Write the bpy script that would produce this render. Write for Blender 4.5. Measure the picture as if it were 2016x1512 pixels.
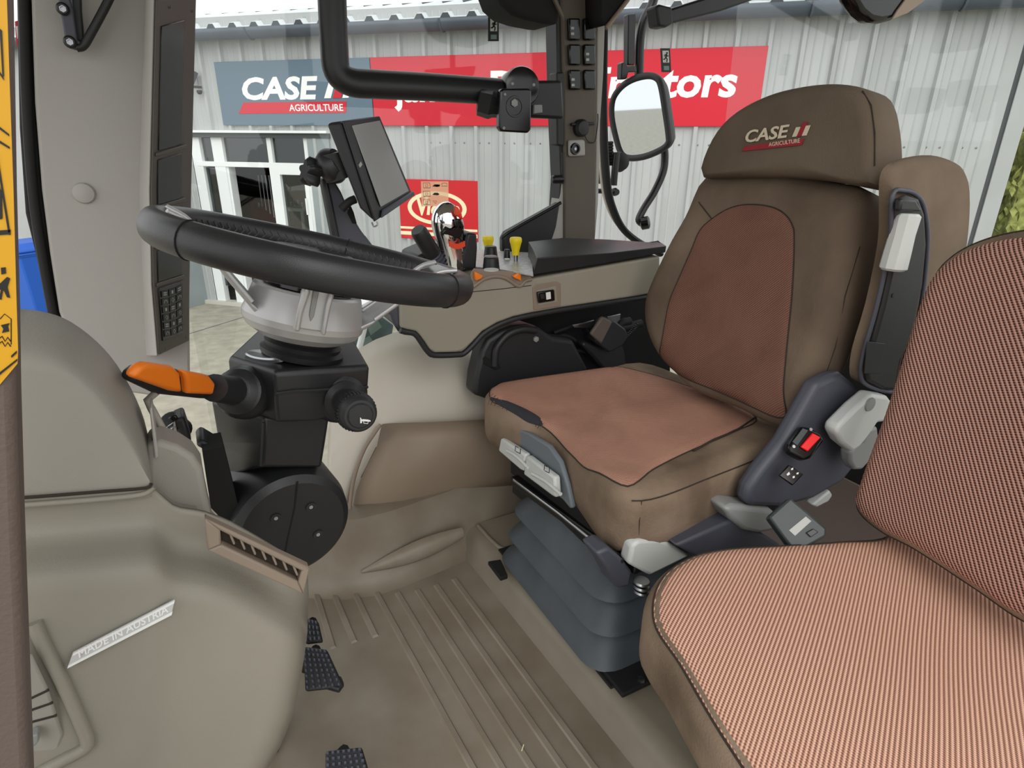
import bpy, bmesh, math, random
from mathutils import Vector as V, Matrix
random.seed(7)
for o in list(bpy.data.objects): bpy.data.objects.remove(o)
SC = bpy.context.scene
COL = SC.collection
# ---------------------------------------------------------------- camera
F = 1200.0; PITCH = math.radians(21.8); ROLL = math.radians(0.5); YAW = math.radians(28.0); HC = 1.08
FW = V((math.sin(YAW)*math.cos(PITCH), math.cos(YAW)*math.cos(PITCH), -math.sin(PITCH)))
_rt = V((math.cos(YAW), -math.sin(YAW), 0)); _up = _rt.cross(FW)
RT = _rt*math.cos(ROLL) + _up*math.sin(ROLL)
UPV = _up*math.cos(ROLL) - _rt*math.sin(ROLL)
CAM = V((0, 0, HC))
cd = bpy.data.cameras.new('camera'); cd.sensor_fit = 'HORIZONTAL'; cd.sensor_width = 36; cd.lens = 36*F/2016
cd.clip_start = 0.02; cd.clip_end = 500
cam = bpy.data.objects.new('camera', cd); COL.objects.link(cam)
m3 = Matrix((RT, UPV, -FW)).transposed()
cam.matrix_world = Matrix.Translation(CAM) @ m3.to_4x4()
SC.camera = cam
# ---------------------------------------------------------------- light
wd = bpy.data.worlds.new('overcast'); SC.world = wd; wd.use_nodes = True
nt = wd.node_tree; nt.nodes.clear()
bg = nt.nodes.new('ShaderNodeBackground'); bg.inputs[0].default_value = (0.985, 0.99, 1.0, 1); bg.inputs[1].default_value = 1.35
nt.links.new(bg.outputs[0], nt.nodes.new('ShaderNodeOutputWorld').inputs[0])
sd = bpy.data.lights.new('sun', 'SUN'); sd.energy = 1.3; sd.angle = math.radians(50); sd.color = (1, .97, .92)
sun = bpy.data.objects.new('sun', sd); COL.objects.link(sun)
sun.rotation_euler = V((0.25, 0.75, -0.62)).to_track_quat('-Z', 'Y').to_euler()   # hazy brightness over the camera's shoulder
SC.view_settings.view_transform = 'Standard'; SC.view_settings.look = 'None'
SC.view_settings.exposure = 0.0; SC.view_settings.gamma = 1; SC.view_settings.use_curve_mapping = False
# ---------------------------------------------------------------- placing: a point of the place from where it shows and one known coordinate
def ray(u, v): return FW + RT*((u-1008)/F) - UPV*((v-756)/F)
def U(u, v, x=None, y=None, z=None):
    d = ray(u, v)
    k = x/d.x if x is not None else y/d.y if y is not None else (z-HC)/d.z
    return CAM + d*k
def UP(u, v, p0, n):
    d = ray(u, v); return CAM + d*((p0-CAM).dot(n)/d.dot(n))
# ---------------------------------------------------------------- helpers
def lin(c): return tuple(((x/255)/12.92 if x/255 <= .04045 else ((x/255+.055)/1.055)**2.4) for x in c)
MATS = {}
def mat(name, rgb, rough=.5, metal=0, bump=0, bscale=400, var=0, vscale=6, spec=.5, coat=0, var_rgb=None, bdist=.002):
    m = bpy.data.materials.new(name); m.use_nodes = True; MATS[name] = m
    t = m.node_tree; b = t.nodes['Principled BSDF']; c = lin(rgb)
    b.inputs['Base Color'].default_value = (*c, 1); b.inputs['Roughness'].default_value = rough
    b.inputs['Metallic'].default_value = metal; b.inputs['Specular IOR Level'].default_value = spec
    b.inputs['Coat Weight'].default_value = coat
    tc = t.nodes.new('ShaderNodeTexCoord')
    if var or var_rgb:
        n = t.nodes.new('ShaderNodeTexNoise'); n.inputs['Scale'].default_value = vscale; n.inputs['Detail'].default_value = 5
        t.links.new(tc.outputs['Object'], n.inputs['Vector'])
        r = t.nodes.new('ShaderNodeValToRGB'); r.color_ramp.elements[0].position = .35; r.color_ramp.elements[1].position = .68
        c2 = lin(var_rgb) if var_rgb else tuple(x*(1-var) for x in c)
        r.color_ramp.elements[0].color = (*c2, 1); r.color_ramp.elements[1].color = (*c, 1)
        t.links.new(n.outputs[0], r.inputs[0]); t.links.new(r.outputs[0], b.inputs['Base Color'])
    if bump:
        n = t.nodes.new('ShaderNodeTexNoise'); n.inputs['Scale'].default_value = bscale; n.inputs['Detail'].default_value = 3
        t.links.new(tc.outputs['Object'], n.inputs['Vector'])
        bp = t.nodes.new('ShaderNodeBump'); bp.inputs['Strength'].default_value = bump; bp.inputs['Distance'].default_value = bdist
        t.links.new(n.outputs[0], bp.inputs['Height']); t.links.new(bp.outputs[0], b.inputs['Normal'])
    return m
def glassmat(name, tint=(1, 1, 1), refl=.08, haze=0):
    m = bpy.data.materials.new(name); m.use_nodes = True; MATS[name] = m; t = m.node_tree; t.nodes.clear()
    o = t.nodes.new('ShaderNodeOutputMaterial'); mx = t.nodes.new('ShaderNodeMixShader')
    tr = t.nodes.new('ShaderNodeBsdfTransparent'); tr.inputs[0].default_value = (*tint, 1)
    g = t.nodes.new('ShaderNodeBsdfGlossy'); g.inputs['Roughness'].default_value = .02
    lw = t.nodes.new('ShaderNodeLayerWeight'); lw.inputs[0].default_value = .5
    pw = t.nodes.new('ShaderNodeMath'); pw.operation = 'POWER'; pw.inputs[1].default_value = 5; t.links.new(lw.outputs['Facing'], pw.inputs[0])
    ma = t.nodes.new('ShaderNodeMath'); ma.operation = 'MULTIPLY_ADD'; ma.inputs[1].default_value = .9; ma.inputs[2].default_value = .035; t.links.new(pw.outputs[0], ma.inputs[0])
    t.links.new(ma.outputs[0], mx.inputs[0]); t.links.new(tr.outputs[0], mx.inputs[1]); t.links.new(g.outputs[0], mx.inputs[2])
    t.links.new(mx.outputs[0], o.inputs[0]); return m
THINGS = []; WLOC = {}
def _props(o, label=None, cat=None, group=None, kind=None, category=None):
    cat = cat or category
    if label: o['label'] = label
    if cat: o['category'] = cat
    if group: o['group'] = group
    if kind: o['kind'] = kind
    return o
def thing(name, label, cat, group=None, kind=None):
    o = bpy.data.objects.new(name, None); o.empty_display_size = .05; COL.objects.link(o)
    _props(o, label, cat, group, kind); WLOC[o] = V((0, 0, 0)); THINGS.append(o); return o
def mesh(name, vs, fs, m=None, parent=None, smooth=True, bev=0, seg=2, sub=0, ang=35, uv=None, solid=0, **kw):
    vs = [V(p) for p in vs]
    lo = V((min(p.x for p in vs), min(p.y for p in vs), min(p.z for p in vs))); hi = V((max(p.x for p in vs), max(p.y for p in vs), max(p.z for p in vs)))
    c = (lo+hi)/2; me = bpy.data.meshes.new(name)
    me.from_pydata([p-c for p in vs], [], fs); me.validate()
    b = bmesh.new(); b.from_mesh(me); bmesh.ops.recalc_face_normals(b, faces=b.faces); b.to_mesh(me); b.free()
    if uv:
        l = me.uv_layers.new(name='uv')
        for lp in me.loops: l.data[lp.index].uv = uv[lp.vertex_index]
    return link(name, me, c, m, parent, smooth, bev, seg, sub, ang, solid, **kw)
def link(name, me, c, m=None, parent=None, smooth=True, bev=0, seg=2, sub=0, ang=35, solid=0, **kw):
    o = bpy.data.objects.new(name, me); COL.objects.link(o)
    if m: me.materials.append(MATS[m] if isinstance(m, str) else m)
    if smooth:
        me.shade_smooth(); me.set_sharp_from_angle(angle=math.radians(ang))
    WLOC[o] = V(c); o.location = V(c)
    if parent: o.parent = parent; o.location = V(c)-WLOC[parent]
    if solid:
        q = o.modifiers.new('solid', 'SOLIDIFY'); q.thickness = solid; q.offset = -1
    if bev:
        q = o.modifiers.new('bevel', 'BEVEL'); q.width = bev; q.segments = seg; q.limit_method = 'ANGLE'; q.angle_limit = math.radians(40); q.harden_normals = False
    if sub:
        q = o.modifiers.new('sub', 'SUBSURF'); q.levels = sub; q.render_levels = sub
    _props(o, **kw); return o
def prism(name, pts, ext, m, parent=None, bev=.003, **kw):
    n = len(pts); ext = V(ext); vs = [V(p) for p in pts]+[V(p)+ext for p in pts]
    fs = [list(range(n)), list(range(2*n-1, n-1, -1))]+[[i, (i+1) % n, n+(i+1) % n, n+i] for i in range(n)]
    return mesh(name, vs, fs, m, parent, bev=bev, **kw)
def slab(name, px, th, m, parent=None, bev=.003, x=None, y=None, z=None, **kw):
    ax = V((th, 0, 0)) if x is not None else V((0, th, 0)) if y is not None else V((0, 0, th))
    return prism(name, [U(a, b, x=x, y=y, z=z) for a, b in px], ax, m, parent, bev, **kw)
def box(name, c, size, m, parent=None, rot=None, bev=.003, **kw):
    c = V(c); sx, sy, sz = [s/2 for s in size]; R = rot or Matrix.Identity(3)
    vs = [c+R@V((a*sx, b*sy, d*sz)) for a in (-1, 1) for b in (-1, 1) for d in (-1, 1)]
    return mesh(name, vs, [(0, 1, 3, 2), (4, 6, 7, 5), (0, 4, 5, 1), (2, 3, 7, 6), (0, 2, 6, 4), (1, 5, 7, 3)], m, parent, bev=bev, **kw)
def crom(p, n=6, closed=False):
    p = [V(q) for q in p]; L = len(p); out = []
    for i in range(L if closed else L-1):
        a = p[(i-1) % L] if closed or i > 0 else p[0]*2-p[1]; b = p[i]; c = p[(i+1) % L]
        d = p[(i+2) % L] if closed or i+2 < L else p[-1]*2-p[-2]
        for k in range(n):
            t = k/n; out.append(.5*((2*b)+(c-a)*t+(2*a-5*b+4*c-d)*t*t+(3*b-a-3*c+d)*t**3))
    if not closed: out.append(p[-1])
    return out
def tubegeo(path, r, n=12, closed=False, flat=1.0, upv=None):
    P = [V(q) for q in path]; L = len(P); vs = []; fs = []; nx = None
    rr = r if isinstance(r, (list, tuple)) else [r]*L
    for i in range(L):
        t = (P[(i+1) % L]-P[i-1]) if closed or 0 < i < L-1 else (P[1]-P[0] if i == 0 else P[-1]-P[-2])
        t.normalize()
        if upv is not None: nx = (V(upv)-t*t.dot(V(upv))).normalized()
        elif nx is None:
            nx = t.orthogonal().normalized()
        else: nx = (nx-t*t.dot(nx)).normalized()
        by = t.cross(nx)
        for k in range(n):
            a = 2*math.pi*k/n; vs.append(P[i]+nx*math.cos(a)*rr[i]+by*math.sin(a)*rr[i]*flat)
    for i in range(L if closed else L-1):
        for k in range(n):
            j = (i+1) % L; fs.append((i*n+k, i*n+(k+1) % n, j*n+(k+1) % n, j*n+k))
    if not closed: fs += [list(range(n)), list(range((L-1)*n, L*n))]
    return vs, fs
def tube(name, path, r, m, parent=None, n=12, smoothpath=0, closed=False, flat=1.0, upv=None, **kw):
    if smoothpath:
        if isinstance(r, (list, tuple)):
            rv = crom([V((q, 0, 0)) for q in r], smoothpath, closed); r = [q.x for q in rv]
        path = crom(path, smoothpath, closed)
    vs, fs = tubegeo(path, r, n, closed, flat, upv); return mesh(name, vs, fs, m, parent, ang=50, **kw)
def frame(d, hint=(0, 0, 1)):
    d = V(d).normalized(); h = V(hint); x = h-d*d.dot(h)
    if x.length < .01: x = d.orthogonal()
    x.normalize(); return x, d.cross(x), d
def lathe(name, o, d, prof, m, parent=None, n=32, sx=1, sy=1, hint=(0, 0, 1), **kw):
    X, Y, D = frame(d, hint); o = V(o); vs = []; fs = []
    for r, h in prof:
        for k in range(n):
            a = 2*math.pi*k/n; vs.append(o+D*h+X*math.cos(a)*r*sx+Y*math.sin(a)*r*sy)
    L = len(prof)
    for i in range(L-1):
        for k in range(n): fs.append((i*n+k, i*n+(k+1) % n, (i+1)*n+(k+1) % n, (i+1)*n+k))
    fs += [list(range(n)), list(range((L-1)*n, L*n))]
    return mesh(name, vs, fs, m, parent, **kw)
def loft(name, rows, m, parent=None, closed=True, cap=True, **kw):
    n = len(rows[0]); vs = [p for r in rows for p in r]; fs = []
    for i in range(len(rows)-1):
        for k in range(n if closed else n-1): fs.append((i*n+k, i*n+(k+1) % n, (i+1)*n+(k+1) % n, (i+1)*n+k))
    if cap: fs += [list(range(n)), list(range((len(rows)-1)*n, len(rows)*n))]
    return mesh(name, vs, fs, m, parent, **kw)
def text(name, s, o, ex, ey, size, m, parent=None, shear=0, off=0, ext=.001, width=None, align='LEFT', sx=1, spacing=1, **kw):
    cu = bpy.data.curves.new(name, 'FONT'); cu.body = s; cu.size = 1; cu.shear = shear; cu.offset = off; cu.align_x = align; cu.space_character = spacing
    cu.resolution_u = 3
    ob = bpy.data.objects.new(name, cu); COL.objects.link(ob)
    dg = bpy.context.evaluated_depsgraph_get(); me = bpy.data.meshes.new_from_object(ob.evaluated_get(dg))
    bpy.data.objects.remove(ob); bpy.data.curves.remove(cu)
    ex = V(ex).normalized(); ey = V(ey).normalized(); ez = ex.cross(ey); o = V(o)
    if width: xs = [v.co.x for v in me.vertices]; sx = width/(max(xs)-min(xs))/size; o = o-ex*min(xs)*size*sx
    b = bmesh.new(); b.from_mesh(me)
    r = bmesh.ops.extrude_face_region(b, geom=b.faces[:])
    for g in r['geom']:
        if isinstance(g, bmesh.types.BMVert): g.co.z += ext/size
    P = [o+ex*v.co.x*size*sx+ey*v.co.y*size+ez*v.co.z*size for v in b.verts]
    b.verts.index_update(); fs = [[v.index for v in f.verts] for f in b.faces]; b.free(); bpy.data.meshes.remove(me)
    return mesh(name, P, fs, m, parent, smooth=False, **kw)
# upholstery: outline in a local frame, rounded edge, crown
class Pad:
    def __init__(s, o, ex, ey, outline, H, R, crown=None, N=72):
        s.o = V(o); s.ex = V(ex).normalized(); s.ey = V(ey).normalized(); s.ez = s.ex.cross(s.ey); s.H = H; s.R = R; s.crown = crown or (lambda x, y, r: 0)
        pts = crom([V((a, b, 0)) for a, b in outline], 8, True)
        s.c = sum((p for p in pts), V())/len(pts)
        ang = []
        for p in pts:
            q = p-s.c; ang.append((math.atan2(q.y, q.x), q.length))
        ang.sort(); s.ang = ang; s.N = N
        s.dir = [2*math.pi*k/N-math.pi for k in range(N)]
        s.ed = [s.edge(a) for a in s.dir]
    def edge(s, a):
        A = s.ang; n = len(A)
        while a < A[0][0]: a += 2*math.pi
        for i in range(n):
            a0, r0 = A[i]; a1, r1 = A[(i+1) % n]
            if i == n-1: a1 += 2*math.pi
            if a0 <= a <= a1: return r0+(r1-r0)*((a-a0)/max(a1-a0, 1e-9))
        return A[0][1]
    def top(s, x, y):
        q = V((x, y, 0))-s.c; d = q.length; e = s.edge(math.atan2(q.y, q.x)); i = max(0, e-d)
        h = -s.R*(1-math.sqrt(max(0, 1-(1-min(i, s.R)/s.R)**2)))
        return h+s.crown(x, y, min(1, d/max(e, 1e-6)))
    def w(s, x, y, z): return s.o+s.ex*x+s.ey*y+s.ez*z
    def build(s, name, m, parent, sub=0, bottom_round=.02, **kw):
        N = s.N; vs = []; uv = []; fs = []; R = s.R
        def ring(inset, zf):
            for a, e in zip(s.dir, s.ed):
                d = max(.001, e-inset); x = s.c.x+math.cos(a)*d; y = s.c.y+math.sin(a)*d
                vs.append(s.w(x, y, zf(x, y))); uv.append((x, y))
        rb = bottom_round
        ring(rb*2.5, lambda x, y: -s.H); ring(rb*.9, lambda x, y: -s.H+rb*.1); ring(rb*.3, lambda x, y: -s.H+rb*.4); ring(0, lambda x, y: -s.H+rb)
        for f in (.3, .7): ring(0, lambda x, y, f=f: (-s.H+rb)*(1-f)-R*f+s.crown(x, y, 1)*f)
        for k in range(9): ring(R*(1-math.cos(k/8*math.pi/2)), s.top)
        mn = min(s.ed)
        base = len(vs)//N
        for f in (.85, .7, .55, .4, .25, .1):
            for a, e in zip(s.dir, s.ed):
                d = (e-R)*f; x = s.c.x+math.cos(a)*d; y = s.c.y+math.sin(a)*d; vs.append(s.w(x, y, s.top(x, y))); uv.append((x, y))
        L = len(vs)//N
        for i in range(L-1):
            for k in range(N): fs.append((i*N+k, i*N+(k+1) % N, (i+1)*N+(k+1) % N, (i+1)*N+k))
        vs.append(s.w(s.c.x, s.c.y, s.top(s.c.x, s.c.y))); uv.append((s.c.x, s.c.y))
        for k in range(N): fs.append(((L-1)*N+k, (L-1)*N+(k+1) % N, len(vs)-1))
        fs.append(list(range(N)))
        return mesh(name, vs, fs, m, parent, uv=uv, ang=60, **kw)
    def patch(s, name, outline, m, parent, lift=.002, smoothn=5, sub=10, seam=None, uvrot=0, **kw):
        pts = crom([V((a, b, 0)) for a, b in outline], smoothn, True); c = sum(pts, V())/len(pts); N = len(pts); vs = []; uv = []; fs = []
        for p in pts: vs.append(s.w(p.x, p.y, s.top(p.x, p.y)-.004)); uv.append((p.x, p.y))
        for i in range(sub):
            f = 1-i/sub
            for p in pts:
                q = c+(p-c)*f; vs.append(s.w(q.x, q.y, s.top(q.x, q.y)+lift*(1 if i else .2))); uv.append((q.x, q.y))
        L = sub+1
        for i in range(L-1):
            for k in range(N): fs.append((i*N+k, i*N+(k+1) % N, (i+1)*N+(k+1) % N, (i+1)*N+k))
        vs.append(s.w(c.x, c.y, s.top(c.x, c.y)+lift)); uv.append((c.x, c.y))
        for k in range(N): fs.append(((L-1)*N+k, (L-1)*N+(k+1) % N, len(vs)-1))
        o = mesh(name, vs, fs, m, parent, uv=uv, ang=60, **kw)
        if seam:
            tube('seam', [s.w(p.x, p.y, s.top(p.x, p.y)+.0005) for p in pts], .0016, seam, parent, n=6, closed=True)
        return o
    def loc(s, p): q = V(p)-s.o; return (q.dot(s.ex), q.dot(s.ey))
    def pxs(s, lst):          # points on the upholstered surface itself
        out = []
        for u, v in lst:
            x, y = s.loc(UP(u, v, s.o, s.ez)); h = s.top(x, y)
            for _ in range(12):
                x, y = s.loc(UP(u, v, s.o+s.ez*h, s.ez)); h += (max(s.top(x, y), -s.R*.9)-h)*.5
            q = V((x, y, 0))-s.c; e = s.edge(math.atan2(q.y, q.x))-s.R*.12
            if q.length > e: q = q*(e/q.length); x, y = s.c.x+q.x, s.c.y+q.y
            out.append((x, y))
        return out
    def px(s, lst): return [s.loc(UP(u, v, s.o, s.ez)) for u, v in lst]
# ---------------------------------------------------------------- materials
mat('taupe', (168, 165, 160), .6, bump=.25, bscale=500, bdist=.0006)
mat('dash_plastic', (143, 138, 126), .55, bump=.35, bscale=420, var=.06, vscale=9, bdist=.0008)
mat('dash_panel', (152, 148, 139), .55, bump=.3, bscale=420, bdist=.0008)
mat('mat_rubber', (140, 131, 116), .5, bump=.3, bscale=300, var_rgb=(122, 111, 95), vscale=7, bdist=.0006)
mat('sill_rubber', (133, 124, 109), .45, bump=.2, bscale=300, var=.15, vscale=9, bdist=.0006)
mat('fender_light', (196, 189, 176), .55, bump=.25, bscale=400, bdist=.0006)
mat('fender_brown', (142, 126, 108), .5, bump=.3, bscale=380, var=.15, vscale=4, bdist=.0006)
mat('console_beige', (150, 145, 130), .5, bump=.25, bscale=480, var=.05, vscale=7, bdist=.0006)
mat('black_plastic', (34, 35, 37), .5, bump=.25, bscale=500, bdist=.0006)
mat('black_soft', (30, 31, 33), .42, bump=.35, bscale=700, bdist=.0006)
mat('black_gloss', (14, 14, 15), .15)
mat('black_metal', (18, 18, 19), .35)
mat('black_matte', (12, 12, 12), .85)
mat('leather', (38, 39, 41), .38, bump=.4, bscale=900, bdist=.0005)
mat('thread', (70, 70, 72), .7)
mat('rubber', (20, 20, 21), .7)
mat('bellows', (70, 77, 82), .5, var=.25, vscale=12, bump=.15, bscale=200)
mat('slate', (70, 72, 82), .5, bump=.2, bscale=500, bdist=.0006)
mat('slate_light', (104, 112, 118), .5, bump=.2, bscale=500, bdist=.0006)
mat('dark_box', (58, 65, 66), .45)
mat('lever_grey', (196, 199, 196), .4, bump=.15, bscale=500, bdist=.0005)
mat('lever_mid', (140, 142, 140), .45)
mat('silver', (186, 186, 186), .36, .35, bump=.1, bscale=600, bdist=.0004)
mat('chrome', (225, 225, 228), .06, 1)
mat('steel', (170, 172, 175), .3, 1)
mat('orange', (246, 128, 26), .4)
mat('orange_wheel', (225, 70, 30), .4)
mat('yellow', (240, 214, 20), .45)
mat('red_button', (238, 20, 30), .35)
mat('white_mark', (225, 225, 222), .5)
mat('pale_mark', (176, 178, 174), .5)
mat('silver_label', (192, 193, 192), .4)
mat('label_letters', (232, 233, 232), .4)
mat('suede', (124, 108, 92), .9, bump=.5, bscale=260, var_rgb=(98, 84, 71), vscale=5, spec=.2)
mat('suede_head', (112, 99, 85), .9, bump=.5, bscale=260, var_rgb=(98, 86, 73), vscale=5, spec=.2)
mat('suede_cushion', (146, 127, 108), .9, bump=.5, bscale=260, var_rgb=(104, 88, 73), vscale=7, spec=.2)
mat('seam_dark', (50, 41, 34), .9)
mat('tear_foam', (46, 46, 52), .95, bump=.8, bscale=300)
mat('logo_red', (150, 36, 46), .8)
mat('logo_white', (214, 200, 178), .8)
def fabric(name, a, b, pitch, ang, dash, stain=None, w=.5):
    m = bpy.data.materials.new(name); m.use_nodes = True; MATS[name] = m; t = m.node_tree; N = t.nodes; L = t.links
    bs = N['Principled BSDF']; bs.inputs['Roughness'].default_value = .85; bs.inputs['Specular IOR Level'].default_value = .2
    tc = N.new('ShaderNodeTexCoord')
    def mth(op, x, y=None):
        n = N.new('ShaderNodeMath'); n.operation = op
        for i, q in enumerate((x, y)):
            if q is None: continue
            if isinstance(q, (int, float)): n.inputs[i].default_value = q
            else: L.new(q, n.inputs[i])
        return n.outputs[0]
    sp = N.new('ShaderNodeSeparateXYZ'); L.new(tc.outputs['UV'], sp.inputs[0])
    ca, sa = math.cos(math.radians(ang)), math.sin(math.radians(ang))
    p = mth('ADD', mth('MULTIPLY', sp.outputs[0], ca), mth('MULTIPLY', sp.outputs[1], sa))
    q = mth('SUBTRACT', mth('MULTIPLY', sp.outputs[1], ca), mth('MULTIPLY', sp.outputs[0], sa))
    s1 = mth('SINE', mth('MULTIPLY', p, 2*math.pi/pitch))
    s2 = mth('SINE', mth('ADD', mth('MULTIPLY', q, 2*math.pi/dash), mth('MULTIPLY', p, math.pi/pitch)))
    v = mth('ADD', mth('MULTIPLY', s1, .62), mth('MULTIPLY', s2, .3))
    mr = N.new('ShaderNodeMapRange'); mr.inputs[1].default_value = -.6; mr.inputs[2].default_value = .45; L.new(v, mr.inputs[0])
    mx = N.new('ShaderNodeMix'); mx.data_type = 'RGBA'; L.new(mr.outputs[0], mx.inputs[0])
    mx.inputs[6].default_value = (*lin(a), 1); mx.inputs[7].default_value = (*lin(b), 1)
    out = mx.outputs[2]
    if stain:
        n = N.new('ShaderNodeTexNoise'); n.inputs['Scale'].default_value = 7; n.inputs['Detail'].default_value = 6; L.new(tc.outputs['UV'], n.inputs['Vector'])
        r = N.new('ShaderNodeMapRange'); r.inputs[1].default_value = .42; r.inputs[2].default_value = .72; r.inputs[4].default_value = .75; L.new(n.outputs[0], r.inputs[0])
        m2 = N.new('ShaderNodeMix'); m2.data_type = 'RGBA'; L.new(r.outputs[0], m2.inputs[0]); L.new(out, m2.inputs[6]); m2.inputs[7].default_value = (*lin(stain), 1); out = m2.outputs[2]
    if stain:      # worn-in grime of the used seat
        n = N.new('ShaderNodeTexNoise'); n.inputs['Scale'].default_value = 5.5; n.inputs['Detail'].default_value = 4; n.inputs['Distortion'].default_value = 1.2; L.new(tc.outputs['UV'], n.inputs['Vector'])
        r = N.new('ShaderNodeMapRange'); r.inputs[1].default_value = .45; r.inputs[2].default_value = .7; r.inputs[4].default_value = .45; L.new(n.outputs[0], r.inputs[0])
        m2 = N.new('ShaderNodeMix'); m2.data_type = 'RGBA'; L.new(r.outputs[0], m2.inputs[0]); L.new(out, m2.inputs[6]); m2.inputs[7].default_value = (*[q*.55 for q in lin(stain)], 1); out = m2.outputs[2]
    L.new(out, bs.inputs['Base Color'])
    bp = N.new('ShaderNodeBump'); bp.inputs['Strength'].default_value = .5; bp.inputs['Distance'].default_value = .001; L.new(v, bp.inputs['Height']); L.new(bp.outputs[0], bs.inputs['Normal'])
    return m
fabric('weave_near', (138, 92, 78), (234, 188, 162), .0052, -62, .0034)
fabric('weave_back', (66, 33, 26), (196, 152, 136), .0058, 40, .0036)
fabric('weave_driver_back', (92, 60, 50), (142, 104, 89), .0045, -42, .0034, stain=(122, 88, 75))
fabric('weave_driver_seat', (150, 104, 88), (194, 150, 130), .0040, 62, .0032, stain=(188, 144, 122))
# outside
mat('cladding', (184, 187, 187), .5, .1, var=.12, vscale=1.2)
mat('gutter_grey', (92, 102, 114), .5, var=.3, vscale=2)
mat('roof_sheet', (215, 220, 222), .6)
mat('roof_dark', (74, 80, 82), .7)
mat('sign_blue', (96, 118, 134), .45)
mat('sign_red', (208, 22, 46), .4)
mat('sign_white', (250, 250, 250), .5)
mat('oval_sign_red', (206, 24, 36), .4)
mat('oval_sign_cream', (246, 236, 196), .5)
mat('frame_white', (236, 240, 240), .5)
mat('dark_room', (18, 18, 20), .9)
glassmat('pane_grey', (.5, .56, .56)); MATS['pane_grey'].node_tree.nodes['Math.001'].inputs[2].default_value = .085
mat('metal_door', (150, 160, 162), .5, var=.15, vscale=2)
mat('concrete', (172, 168, 152), .9, var_rgb=(150, 146, 130), vscale=6, bump=.3, bscale=60)
mat('concrete_edge', (196, 194, 184), .9)
mat('bin_blue', (30, 92, 190), .45)
mat('bin_dark', (26, 40, 66), .5)
mat('hedge_green', (176, 180, 104), .8, var_rgb=(112, 122, 56), vscale=14)
mat('teal_panel', (84, 104, 106), .3)
mat('teal_mark', (122, 146, 142), .4)
mat('sticker_yellow', (206, 152, 12), .5)
mat('post_taupe', (92, 80, 74), .6, bump=.3, bscale=300)
mat('ceiling_liner', (150, 148, 142), .9)
mat('mirror_glass', (215, 222, 228), .02, 1)
mat('screen_reflection', (160, 162, 160), .22, spec=.8)  # reflected light on the screen put into a flat grey
mat('screen_black', (10, 10, 11), .12)
glassmat('glass', (.955, .968, .962))

mat('decal_black', (16, 20, 18), .5)
# ================================================================= outside: yard and workshop
ZG = -1.35
P0 = U(450, 600, z=ZG); dv = ray(-3471, 238); WS = -V((dv.x, dv.y, 0)).normalized()      # along the wall, to the right
WN = V((WS.y, -WS.x, 0));
if WN.dot(CAM-P0) < 0: WN = -WN
def wl(u, v, off=0):
    p = UP(u, v, P0+WN*off, WN); return (p-P0).dot(WS), p.z
def wp(s, z, off=0): return P0+WS*s+WN*off+V((0, 0, z-P0.z))
def wbox(name, s0, s1, z0, z1, n0, n1, m, parent=None, bev=.004, **kw):
    return prism(name, [wp(s0, z0, n0), wp(s1, z0, n0), wp(s1, z1, n0), wp(s0, z1, n0)], WN*(n1-n0), m, parent, bev, **kw)
def wquad(name, px, n0, n1, m, parent=None, bev=.003, **kw):      # outline on the wall
    return prism(name, [UP(u, v, P0+WN*n1, WN) for u, v in px], -WN*(n1-n0), m, parent, bev, **kw)
# ground
g = mesh('ground', [(-40, -30, ZG), (60, -30, ZG), (60, 60, ZG), (-40, 60, ZG)], [(0, 1, 2, 3)], 'concrete', smooth=False, kind='structure', label='pale concrete yard outside the cab')
a, b = U(380, 655, z=ZG), U(520, 612, z=ZG); dd = (b-a).normalized()
prism('joint', [a-dd*1.5+V((0, -.012, .001)), b+dd*3+V((0, -.012, .001)), b+dd*3+V((0, .012, .001)), a-dd*1.5+V((0, .012, .001))], (0, 0, .002), 'gutter_grey', g, bev=0)
# cladding wall
sL = wl(-400, 90)[0]; sR = wl(2008, 270)[0]
sdl = wl(374, 300)[0]; sdr = wl(608, 300)[0]; zdt = wl(500, 264)[1]
ze = (wl(600, 70)[1]+wl(1700, 22)[1])/2
wall = thing('wall_workshop', 'pale grey ribbed metal wall of the workshop', 'wall', kind='structure'); del wall['category']
wbox('sheet', sL, sdl, ZG, ze+.25, -.06, 0, 'cladding', wall)
wbox('sheet', sdr, sR, ZG, ze+.25, -.06, 0, 'cladding', wall)
wbox('sheet', sdl, sdr, zdt, ze+.25, -.06, 0, 'cladding', wall)
s0 = wl(433, 92)[0]; s1 = wl(1951, 40)[0]; pitch = (s1-s0)/27
k = 0
for i in range(-6, 28):
    s = s0+pitch*i
    if s < sL+.05: continue
    zb = ZG if (s < sdl-.02 or s > sdr+.02) else zdt+.03
    w1, w2, h = pitch*.12, pitch*.06, .042
    vs = [wp(s-w1, zb), wp(s-w2, zb, h), wp(s+w2, zb, h), wp(s+w1, zb), wp(s-w1, ze+.2), wp(s-w2, ze+.2, h), wp(s+w2, ze+.2, h), wp(s+w1, ze+.2)]
    mesh('cladding_rib', vs, [(0, 1, 5, 4), (1, 2, 6, 5), (2, 3, 7, 6), (0, 3, 2, 1), (4, 5, 6, 7)], 'cladding', wall, smooth=False)
    for f in (.33, .62):       # shallow stiffening ridges of each sheet
        q = s+pitch*f
        if q < sR-.05:
            mesh('swage', [wp(q-.012, zb), wp(q, zb, .006), wp(q+.012, zb), wp(q-.012, ze+.2), wp(q, ze+.2, .006), wp(q+.012, ze+.2)], [(0, 1, 4, 3), (1, 2, 5, 4)], 'cladding', wall, smooth=False)
zs = wl(1000, 282)[1]; vs = []; fs = []
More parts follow.
